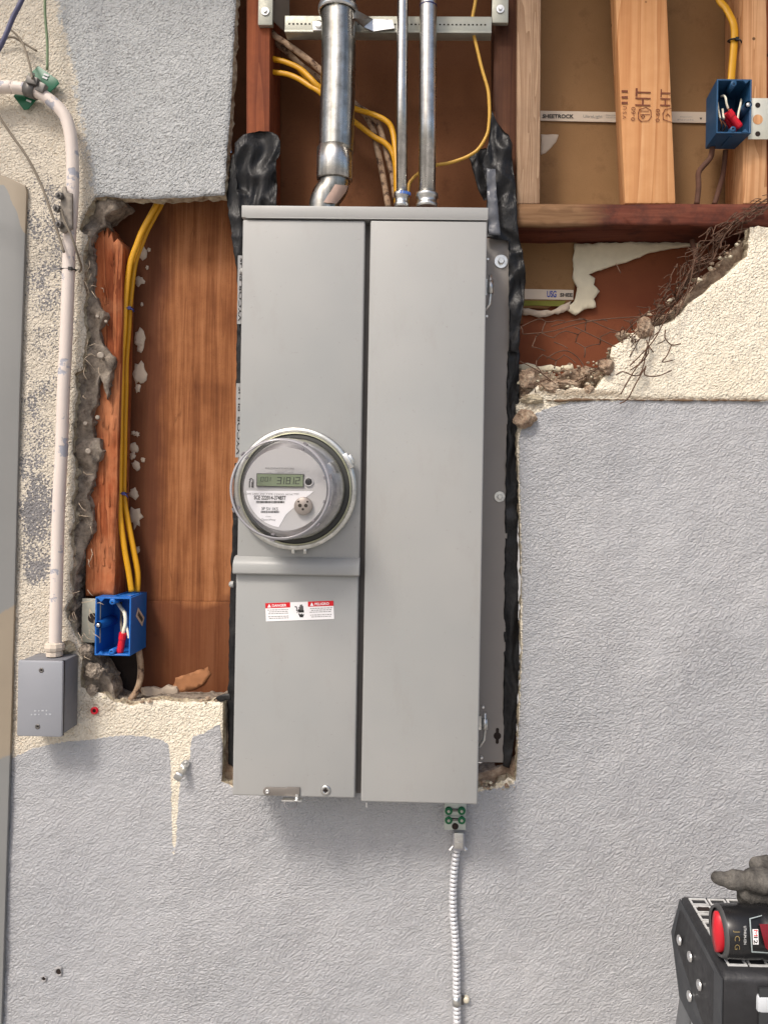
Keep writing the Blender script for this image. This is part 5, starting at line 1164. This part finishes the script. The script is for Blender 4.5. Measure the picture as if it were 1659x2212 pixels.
def rock(u, v, Y, r, label, seed, mat='rock', sq=(1,1,1), grp='broken mortar lumps in the right opening'):
    bm = bmesh.new(); bmesh.ops.create_icosphere(bm, subdivisions=4, radius=1); c = at(u, v, Y); rs = random.Random(seed)
    pl = [Vector((rs.gauss(0,1), rs.gauss(0,1), rs.gauss(0,1))).normalized() for _ in range(16)]
    b = MB(); vs = []
    for q in bm.verts:
        d = q.co.copy(); s = 1.0
        for p in pl: 
            t_ = d.dot(p)
            if t_ > .55: s = min(s, .72/t_)
        s += .16*noise.noise(d*3.1+Vector((seed, 0, 0)))+.10*noise.noise(d*8+Vector((seed, 3, 0))); vs.append(c+Vector((d.x*sq[0], d.y*sq[1], d.z*sq[2]))*r*s)
    b.add(vs, [[x.index for x in f.verts] for f in bm.faces], 0, False); bm.free()
    o = b.build('mortar_lump', M[mat], loc=tuple(c)); tag(o, label, 'rubble', grp)
rock(1140, 820, .0, .017, 'pale angular lump next to the black membrane', 1, sq=(.9, .8, 1.1))
rock(1186, 838, .004, .018, 'flat lump on the ledge right of the pale angular one', 2, sq=(1.3, .8, .7))
rock(1225, 830, .004, .016, 'low brown lump in the middle of the ledge', 3, sq=(1.4, .8, .6))
rock(1262, 808, .008, .015, 'dark brown lump under the torn netting', 4)
rock(1309, 792, -.002, .016, 'round lump at the lower tip of the cream stucco', 5)
rock(1344, 726, .004, .012, 'small grey lump under the wire tangle', 6, sq=(1.1, .8, .9))
rock(1392, 710, -.004, .017, 'large grey lump caught in the wire tangle', 7, sq=(1, .8, 1.1))
rock(1135, 903, -.006, .020, 'brown broken lump on the grey wall corner below the ledge', 8, sq=(1.1, .6, .9))
rock(1270, 842, .0, .010, 'small pale chip at the right end of the ledge', 9)
rock(1150, 862, -.002, .014, 'cream crumb at the corner above the brown lump', 10, 'edge', sq=(1.6, .5, .7))
for i, (u, v, s, lb) in enumerate(((147, 1398, .015, 'pale mortar lump beside the conduit nut'), (187, 1405, .015, 'dark mortar lump right of the conduit nut'), (205, 1450, .018, 'flat dark lump under the left blue box'), (200, 1490, .012, 'cream crumb under the left blue box'))):
    rock(u, v, -.004 if i == 0 else .0, s, lb, 20+i, 'edge' if i in (0, 4) else 'mortar', sq=(1, .7, .9), grp='broken mortar lumps left of the cavity')

cr = MB(); rc_ = random.Random(31)
def crumb(p, r):
    bm = bmesh.new(); bmesh.ops.create_icosphere(bm, subdivisions=1, radius=r)
    vs = [p+Vector((q.co.x*rc_.uniform(.6, 1.5), q.co.y*rc_.uniform(.6, 1.2), q.co.z*rc_.uniform(.5, 1.1))) for q in bm.verts]; cr.add(vs, [[x.index for x in f.verts] for f in bm.faces], rc_.choice([0, 0, 1, 2])); bm.free()
for i in range(240):
    k_ = rc_.random()
    if k_ < .45: u = rc_.uniform(1122, 1320); v = 845-(u-1122)*.10-rc_.random()**2*48
    elif k_ < .7: q = rc_.uniform(0, 1); u = 1310+q*300; v = 775-q*250+rc_.gauss(0, 9); u -= 6; v -= 6
    elif k_ < .85: u = rc_.uniform(178, 480); v = 1516+rc_.gauss(0, 4)-(12 if u < 230 else 0)
    else: u = rc_.uniform(1040, 1112); v = rc_.uniform(1688, 1706)
    crumb(at(u, v, rc_.uniform(-.004, .014)), rc_.uniform(.0012, .0048))
co = cr.build('plaster_crumbs', [M['rock'], M['gyps'], M['edge']], loc=tuple(at(1200, 850, 0))); tag(co, 'loose plaster crumbs along the broken edges of the stucco', 'rubble', kind='stuff')

# ------------------------------------------------------------ step ladder with a tool and a glove
HL = .543; ZL = CAM.z-HL
bl_, fl_ = atz(1492.5, 1940, ZL), atz(1541, 2095, ZL)
xl = (bl_.x+fl_.x)/2; yb_, yf_ = bl_.y, fl_.y; xr_ = xl+.34
LD = thing('step_ladder', 'black topped step ladder at the lower right corner', 'ladder', ((xl+xr_)/2, (yb_+yf_)/2, 0))
b = MB()
# moulded top: deck with flared side and front skirts
fx = .012
def skirt(pts, th): pass
V = [(xl, yf_, ZL), (xr_, yf_, ZL), (xr_, yb_, ZL), (xl, yb_, ZL),
     (xl-.003, yf_-.008, ZL-.005), (xr_+.012, yf_-.008, ZL-.006), (xr_+.012, yb_+.006, ZL-.006), (xl+.001, yb_+.006, ZL-.005),
     (xl-.004, yf_-.012, ZL-.115), (xr_+.018, yf_-.012, ZL-.125), (xr_+.010, yb_+.008, ZL-.050), (xl-.009, yb_+.008, ZL-.050), (xl-.008, yb_-.028, ZL-.114), (xr_+.010, yb_-.028, ZL-.114)]
Fc = [(0,1,2,3),(0,4,5,1),(1,5,6,2),(2,6,7,3),(3,7,4,0),(4,8,9,5),(5,9,13,10,6),(6,10,11,7),(7,11,12,8,4)]
b.add(V, Fc); lt = b.build('ladder_top', M['rubberblk'], LD, bevel=.003, solid=.003)
b = MB(); b.add([Vector(V[i])+Vector((-.0022, 0, 0)) for i in (4, 8, 12, 11, 7)], [(0,1,2,3,4)]); SP = b.build('side_plate', M['ladder_side'], LD, solid=.0014)
def side(u, v):
    # point on the slanted left skirt
    p0, p1, p2 = Vector(V[4]), Vector(V[8]), Vector(V[11]); nn = (p1-p0).cross(p2-p0).normalized(); d = ray(u, v); return CAM+d*((p0-CAM).dot(nn)/d.dot(nn)), nn
for (cx, cy) in ((480,1250),(602,1440),(710,1765),(597,1892)):
    u, v = 1381+.1885*cx, 1795.2+.1885*cy; p, nn = side(u, v)
    if nn.x > 0: nn = -nn
    b = MB(); b.lathe(p+nn*.0035, nn, [(-.001, .0062), (.0008, .0060), (.0018, .004), (.002, .002)], 18, capend=True); b.build('rivet', M['rivet'], SP)
# worn square treads moulded in the deck
b = MB()
def cell(x0, y0, x1, y1, rt=False):
    z = ZL+.0012; e = .0026; r = random.Random(int(x0*1e5+y0*1e4))
    xs, ys = (x0, x0+e, x1-e, x1), (y0, y0+e, y1-e, y1)
    for i in range(3):
        for j in range(3):
            if i == 1 and j == 1: continue
            b.box((xs[i], ys[j], ZL-.001), (xs[i+1]-(0 if i == 2 else 0), ys[j+1], z), 0)
cw = .0245; ny = 8; dy = (yb_-yf_-.008)/ny
nx = int((xr_-xl-.01)/cw)
b_ = b
bb = MB()
def ringcell(x0, y0, x1, y1, e=.0022):
    z = ZL+.0030; o = [(x0, y0), (x1, y0), (x1, y1), (x0, y1)]; i_ = [(x0+e, y0+e), (x1-e, y0+e), (x1-e, y1-e), (x0+e, y1-e)]
    vs = [(x, y, ZL-.001) for x, y in o]+[(x, y, z) for x, y in o]+[(x, y, z) for x, y in i_]+[(x, y, ZL-.001) for x, y in i_]
    fs = [(k, (k+1) % 4, 4+(k+1) % 4, 4+k) for k in range(4)]+[(4+k, 4+(k+1) % 4, 8+(k+1) % 4, 8+k) for k in range(4)]+[(8+k, 8+(k+1) % 4, 12+(k+1) % 4, 12+k) for k in range(4)]
    bb.add(vs, fs)
for i in range(nx):
    for j in range(ny):
        if 0 < i and 0 < j < ny-1 and i < nx-1: continue
        x0 = xl+.005+i*cw; y0 = yf_+.004+j*dy; ringcell(x0+.0012, y0+.0014, x0+cw-.0012, y0+dy-.0014)
bb.build('tread_grid', M['grip_white'], lt, recalc=True)
b = MB()
for (j) in (1, 6):
    x0 = xl+.005+cw*.55; y0 = yf_+.004+(j+.5)*dy; b.lathe((x0, y0, ZL+.0018), (0,0,1), [(0, .0002), (0.0008, .0085)], 22, smooth=False)
b.build('tool_hole', M['dark'], lt)
fy = yf_-.0125
b = MB(); c = Vector((at(1652, 2167, fy).x, fy, at(1652, 2167, fy).z)); b.obox(c, (.010, 0, 0), (0, .004, 0), (0, 0, .010)); b.build('front_knob', plain('pale_knob', srgb(196, 200, 204), .4), LD, bevel=.004)
b = MB(); a = at(1637, 2155, fy); b.box((a.x, fy-.003, ZL-.125), (xr_+.01, fy+.001, a.z+.012)); b.build('front_panel', plain('dark_front', (.03, .032, .034), .4, var=.2), LD, bevel=.001)
for s in (0, 1):
    xx = xl+.022 if s == 0 else xr_-.022; o2 = -.030 if s == 0 else .030
    b = MB(); b.obox((xx+o2*.6, yb_+.10, (ZL-.05)/2), (.002, 0, 0), (0, .022, 0), (o2*.6, .09, -(ZL-.05)/2)); b.build('rear_rail', M['ladder_leg'], LD, bevel=.001)
    b = MB(); b.obox((xx+o2*.6, yf_-.12, (ZL-.12)/2), (.002, 0, 0), (0, .030, 0), (o2*.6, -.11, -(ZL-.12)/2)); b.build('front_rail', M['ladder_leg'], LD, bevel=.001)
for i in range(3):
    z = .25+.25*i; t_ = 1-z/(ZL); xo = .012+.035*1.2*t_; yy = yf_-.12-.11*(1-2*z/(ZL-.12))
    b = MB(); b.box((xl-xo, yy-.035, z-.02), (xr_+xo, yy+.035, z)); b.build('ladder_step', M['rubberblk'], LD, bevel=.003)
# cordless tool lying on the ladder
rT = .029; ty = yf_+.024
p = at(1552, 2010, ty); tz = ZL+rT+.002; tx = p.x-.001
TL = thing('power_tool', 'black and red cordless power tool lying on the ladder top', 'power tool', (tx+.06, ty, ZL))
b = MB(); b.lathe((tx, ty, tz), (1, 0, 0), [(0.003, .0002), (.003, rT*.80), (0, rT*.90), (.004, rT*.98), (.018, rT), (.040, rT), (.043, rT*.97), (.046, rT*1.02), (.20, rT*1.05), (.20, .0002)], 48)
b.build('tool_body', M['toolblk'], TL)
b = MB(); pts = []
for i in range(24):
    q = 2*math.pi*i/24; pts.append((math.cos(q), math.sin(q)))
vs = [Vector((tx-.004+.001*0, ty+y*rT*.40-.002, tz+z*rT*.80)) for y, z in pts]; vs2 = [v+Vector((.008, 0, 0)) for v in vs]; ct = Vector((tx-.007, ty-.004, tz))
b.add(vs+vs2+[ct], [(i, (i+1) % 24, 24+(i+1) % 24, 24+i) for i in range(24)]+[(i, (i+1) % 24, 48) for i in range(24)], 0, True); b.build('red_end_cap', M['toolred'], TL)
b = MB(); b.lathe((tx+.001, ty, tz), (1,0,0), [(-.001, rT*.82), (-.003, rT*.90), (.002, rT*.985)], 40); b.build('end_ring', plain('ring_grey', (.10, .10, .10), .35, .4), TL)
def oncyl(u, v, r):   # ray against the horizontal cylinder
    d = ray(u, v); oy, oz = CAM.y-ty, CAM.z-tz; A = d.y**2+d.z**2; B = 2*(oy*d.y+oz*d.z); C = oy*oy+oz*oz-r*r; D = B*B-4*A*C
    t_ = (-B-math.sqrt(max(D, 0)))/(2*A); return CAM+d*t_
def cyl_patch(mb, poly, r, mi=0, nseg=10):
    # quad patch (4 corners in pixels) wrapped on the cylinder
    a, b1, c, d = [Vector((*q, 0)) for q in poly]; vs = []
    for i in range(nseg+1):
        for j in range(2):
            e = a.lerp(d, i/nseg).lerp(b1.lerp(c, i/nseg), j); vs.append(oncyl(e.x, e.y, r))
    mb.add(vs, [(2*i, 2*i+1, 2*i+3, 2*i+2) for i in range(nseg)], mi, True)
def I(x, y): return (1381+.1885*x, 1795.2+.1885*y)
b = MB(); R2 = rT*1.05+.0012
for pa, pb in (((1255,1000),(1280,1390)),): cyl_patch(b, [I(pa[0], pa[1]), I(pa[0]+14, pa[1]), I(pb[0]+14, pb[1]), I(*pb)], R2)
cyl_patch(b, [I(1280,1375), I(1475,1390), I(1475,1402), I(1282,1392)], R2, nseg=2); cyl_patch(b, [I(1255,1000), I(1400,962), I(1400,972), I(1262,1012)], R2, nseg=2)
b.build('grey_trim', plain('trim_line', srgb(150, 160, 160), .4), TL, recalc=False)
b = MB(); cyl_patch(b, [I(1370,1065), I(1500,1065), I(1500,1390), I(1440,1340)], R2+.0006); b.build('red_panel', M['tooldkred'], TL, recalc=False)
b = MB(); cyl_patch(b, [I(1292,1125), I(1356,1125), I(1362,1300), I(1298,1300)], R2+.0008); LBL = b.build('model_plate', M['white'], TL, recalc=False)
def cyl_text(mb, s, u, v0, v1, hpx, r, mi=0, bold=0):
    # text running down the tool: build flat then wrap
    t2 = MB(); text_mb(t2, s, (0, 0, 0), 1.0, (1,0,0), (0,1,0), width=1.0, bold=bold)
    vs = [oncyl(u+q.y*hpx, v0+(v1-v0)*q.x, r) for q in t2.v]; mb.add(vs, t2.f, mi)
u0, v0 = I(1306, 1133); _, v1 = I(0, 1210)
b = MB(); cyl_text(b, 'M', I(1306,0)[0], I(0,1132)[1], I(0,1205)[1], 8.5, R2+.0014, 0, .0); cyl_text(b, '12', I(1306,0)[0], I(0,1212)[1], I(0,1292)[1], 8.5, R2+.0014, 1, .03)
b.build('model_print', [M['labelred'], M['ink']], LBL, recalc=False)
b = MB(); cyl_text(b, 'J C G', I(1070,0)[0], I(0,1140)[1], I(0,1360)[1], 14.5, rT+.0008, 0, -.01); cyl_text(b, 'LITHIUM-ION', I(1192,0)[0], I(0,1090)[1], I(0,1300)[1], 5.5, R2+.0006, 1)
b.build('hand_lettering', [plain('gold_marker', srgb(150, 130, 84), .4), M['grip_white']], TL, recalc=False)
# work glove lying on the tool
GL = MB(); Yg2 = yf_+.045
def blob(pts, r):
    Pq = [at(*I(x, y), Y) for x, y, Y in pts]; n = len(Pq)
    L = []; RR = []
    for i in range(n-1):
        for s in range(6): L.append(Pq[i].lerp(Pq[i+1], s/6)); RR.append(r[i]+(r[i+1]-r[i])*s/6)
    L.append(Pq[-1]); RR.append(r[-1])
    d0 = (L[0]-L[1]).normalized(); cap = [(L[0]+d0*RR[0]*math.sin(q), RR[0]*math.cos(q)) for q in (1.45, 1.2, .9, .6, .3)]
    d1 = (L[-1]-L[-2]).normalized(); cap2 = [(L[-1]+d1*RR[-1]*math.sin(q), RR[-1]*math.cos(q)) for q in (.3, .6, .9, 1.2, 1.45)]
    L = [c[0] for c in cap]+L+[c[0] for c in cap2]; RR = [c[1] for c in cap]+RR+[c[1] for c in cap2]
    GL.tube(L, RR, 18)
Yq = Yg2
blob([(885,535,Yq),(930,545,Yq),(1000,560,Yq)], [.0072, .0084, .0078])
blob([(1045,565,Yq-.003),(1090,562,Yq-.004),(1150,560,Yq-.004)], [.0108, .0120, .0112])
blob([(1140,570,Yq+.004),(1240,575,Yq+.004)], [.0095, .011])
blob([(1320,565,Yq-.010),(1380,570,Yq-.011)], [.0146, .0152])
blob([(1480,590,Yq-.010),(1620,590,Yq-.010)], [.0140, .016])
blob([(1350,390,Yq+.02),(1450,400,Yq+.02),(1650,430,Yq+.02)], [.010, .0125, .014])
blob([(1200,760,Yq+.002),(1270,785,Yq)], [.0090, .0108])
blob([(1370,785,Yq+.002),(1460,770,Yq),(1600,760,Yq)], [.0112, .0118, .014])
blob([(1230,700,Yq),(1340,680,Yq),(1500,680,Yq),(1700,640,Yq)], [.012, .015, .018, .024])
blob([(1450,560,Yq+.015),(1650,580,Yq+.015),(1900,600,Yq+.02),(2200,640,Yq+.02)], [.018, .026, .032, .030])
gl = GL.build('work_glove', M['glove'], loc=tuple(at(*I(1475,870), Yq)), remesh=.0011); tag(gl, 'dirty grey work glove lying on the power tool', 'glove')
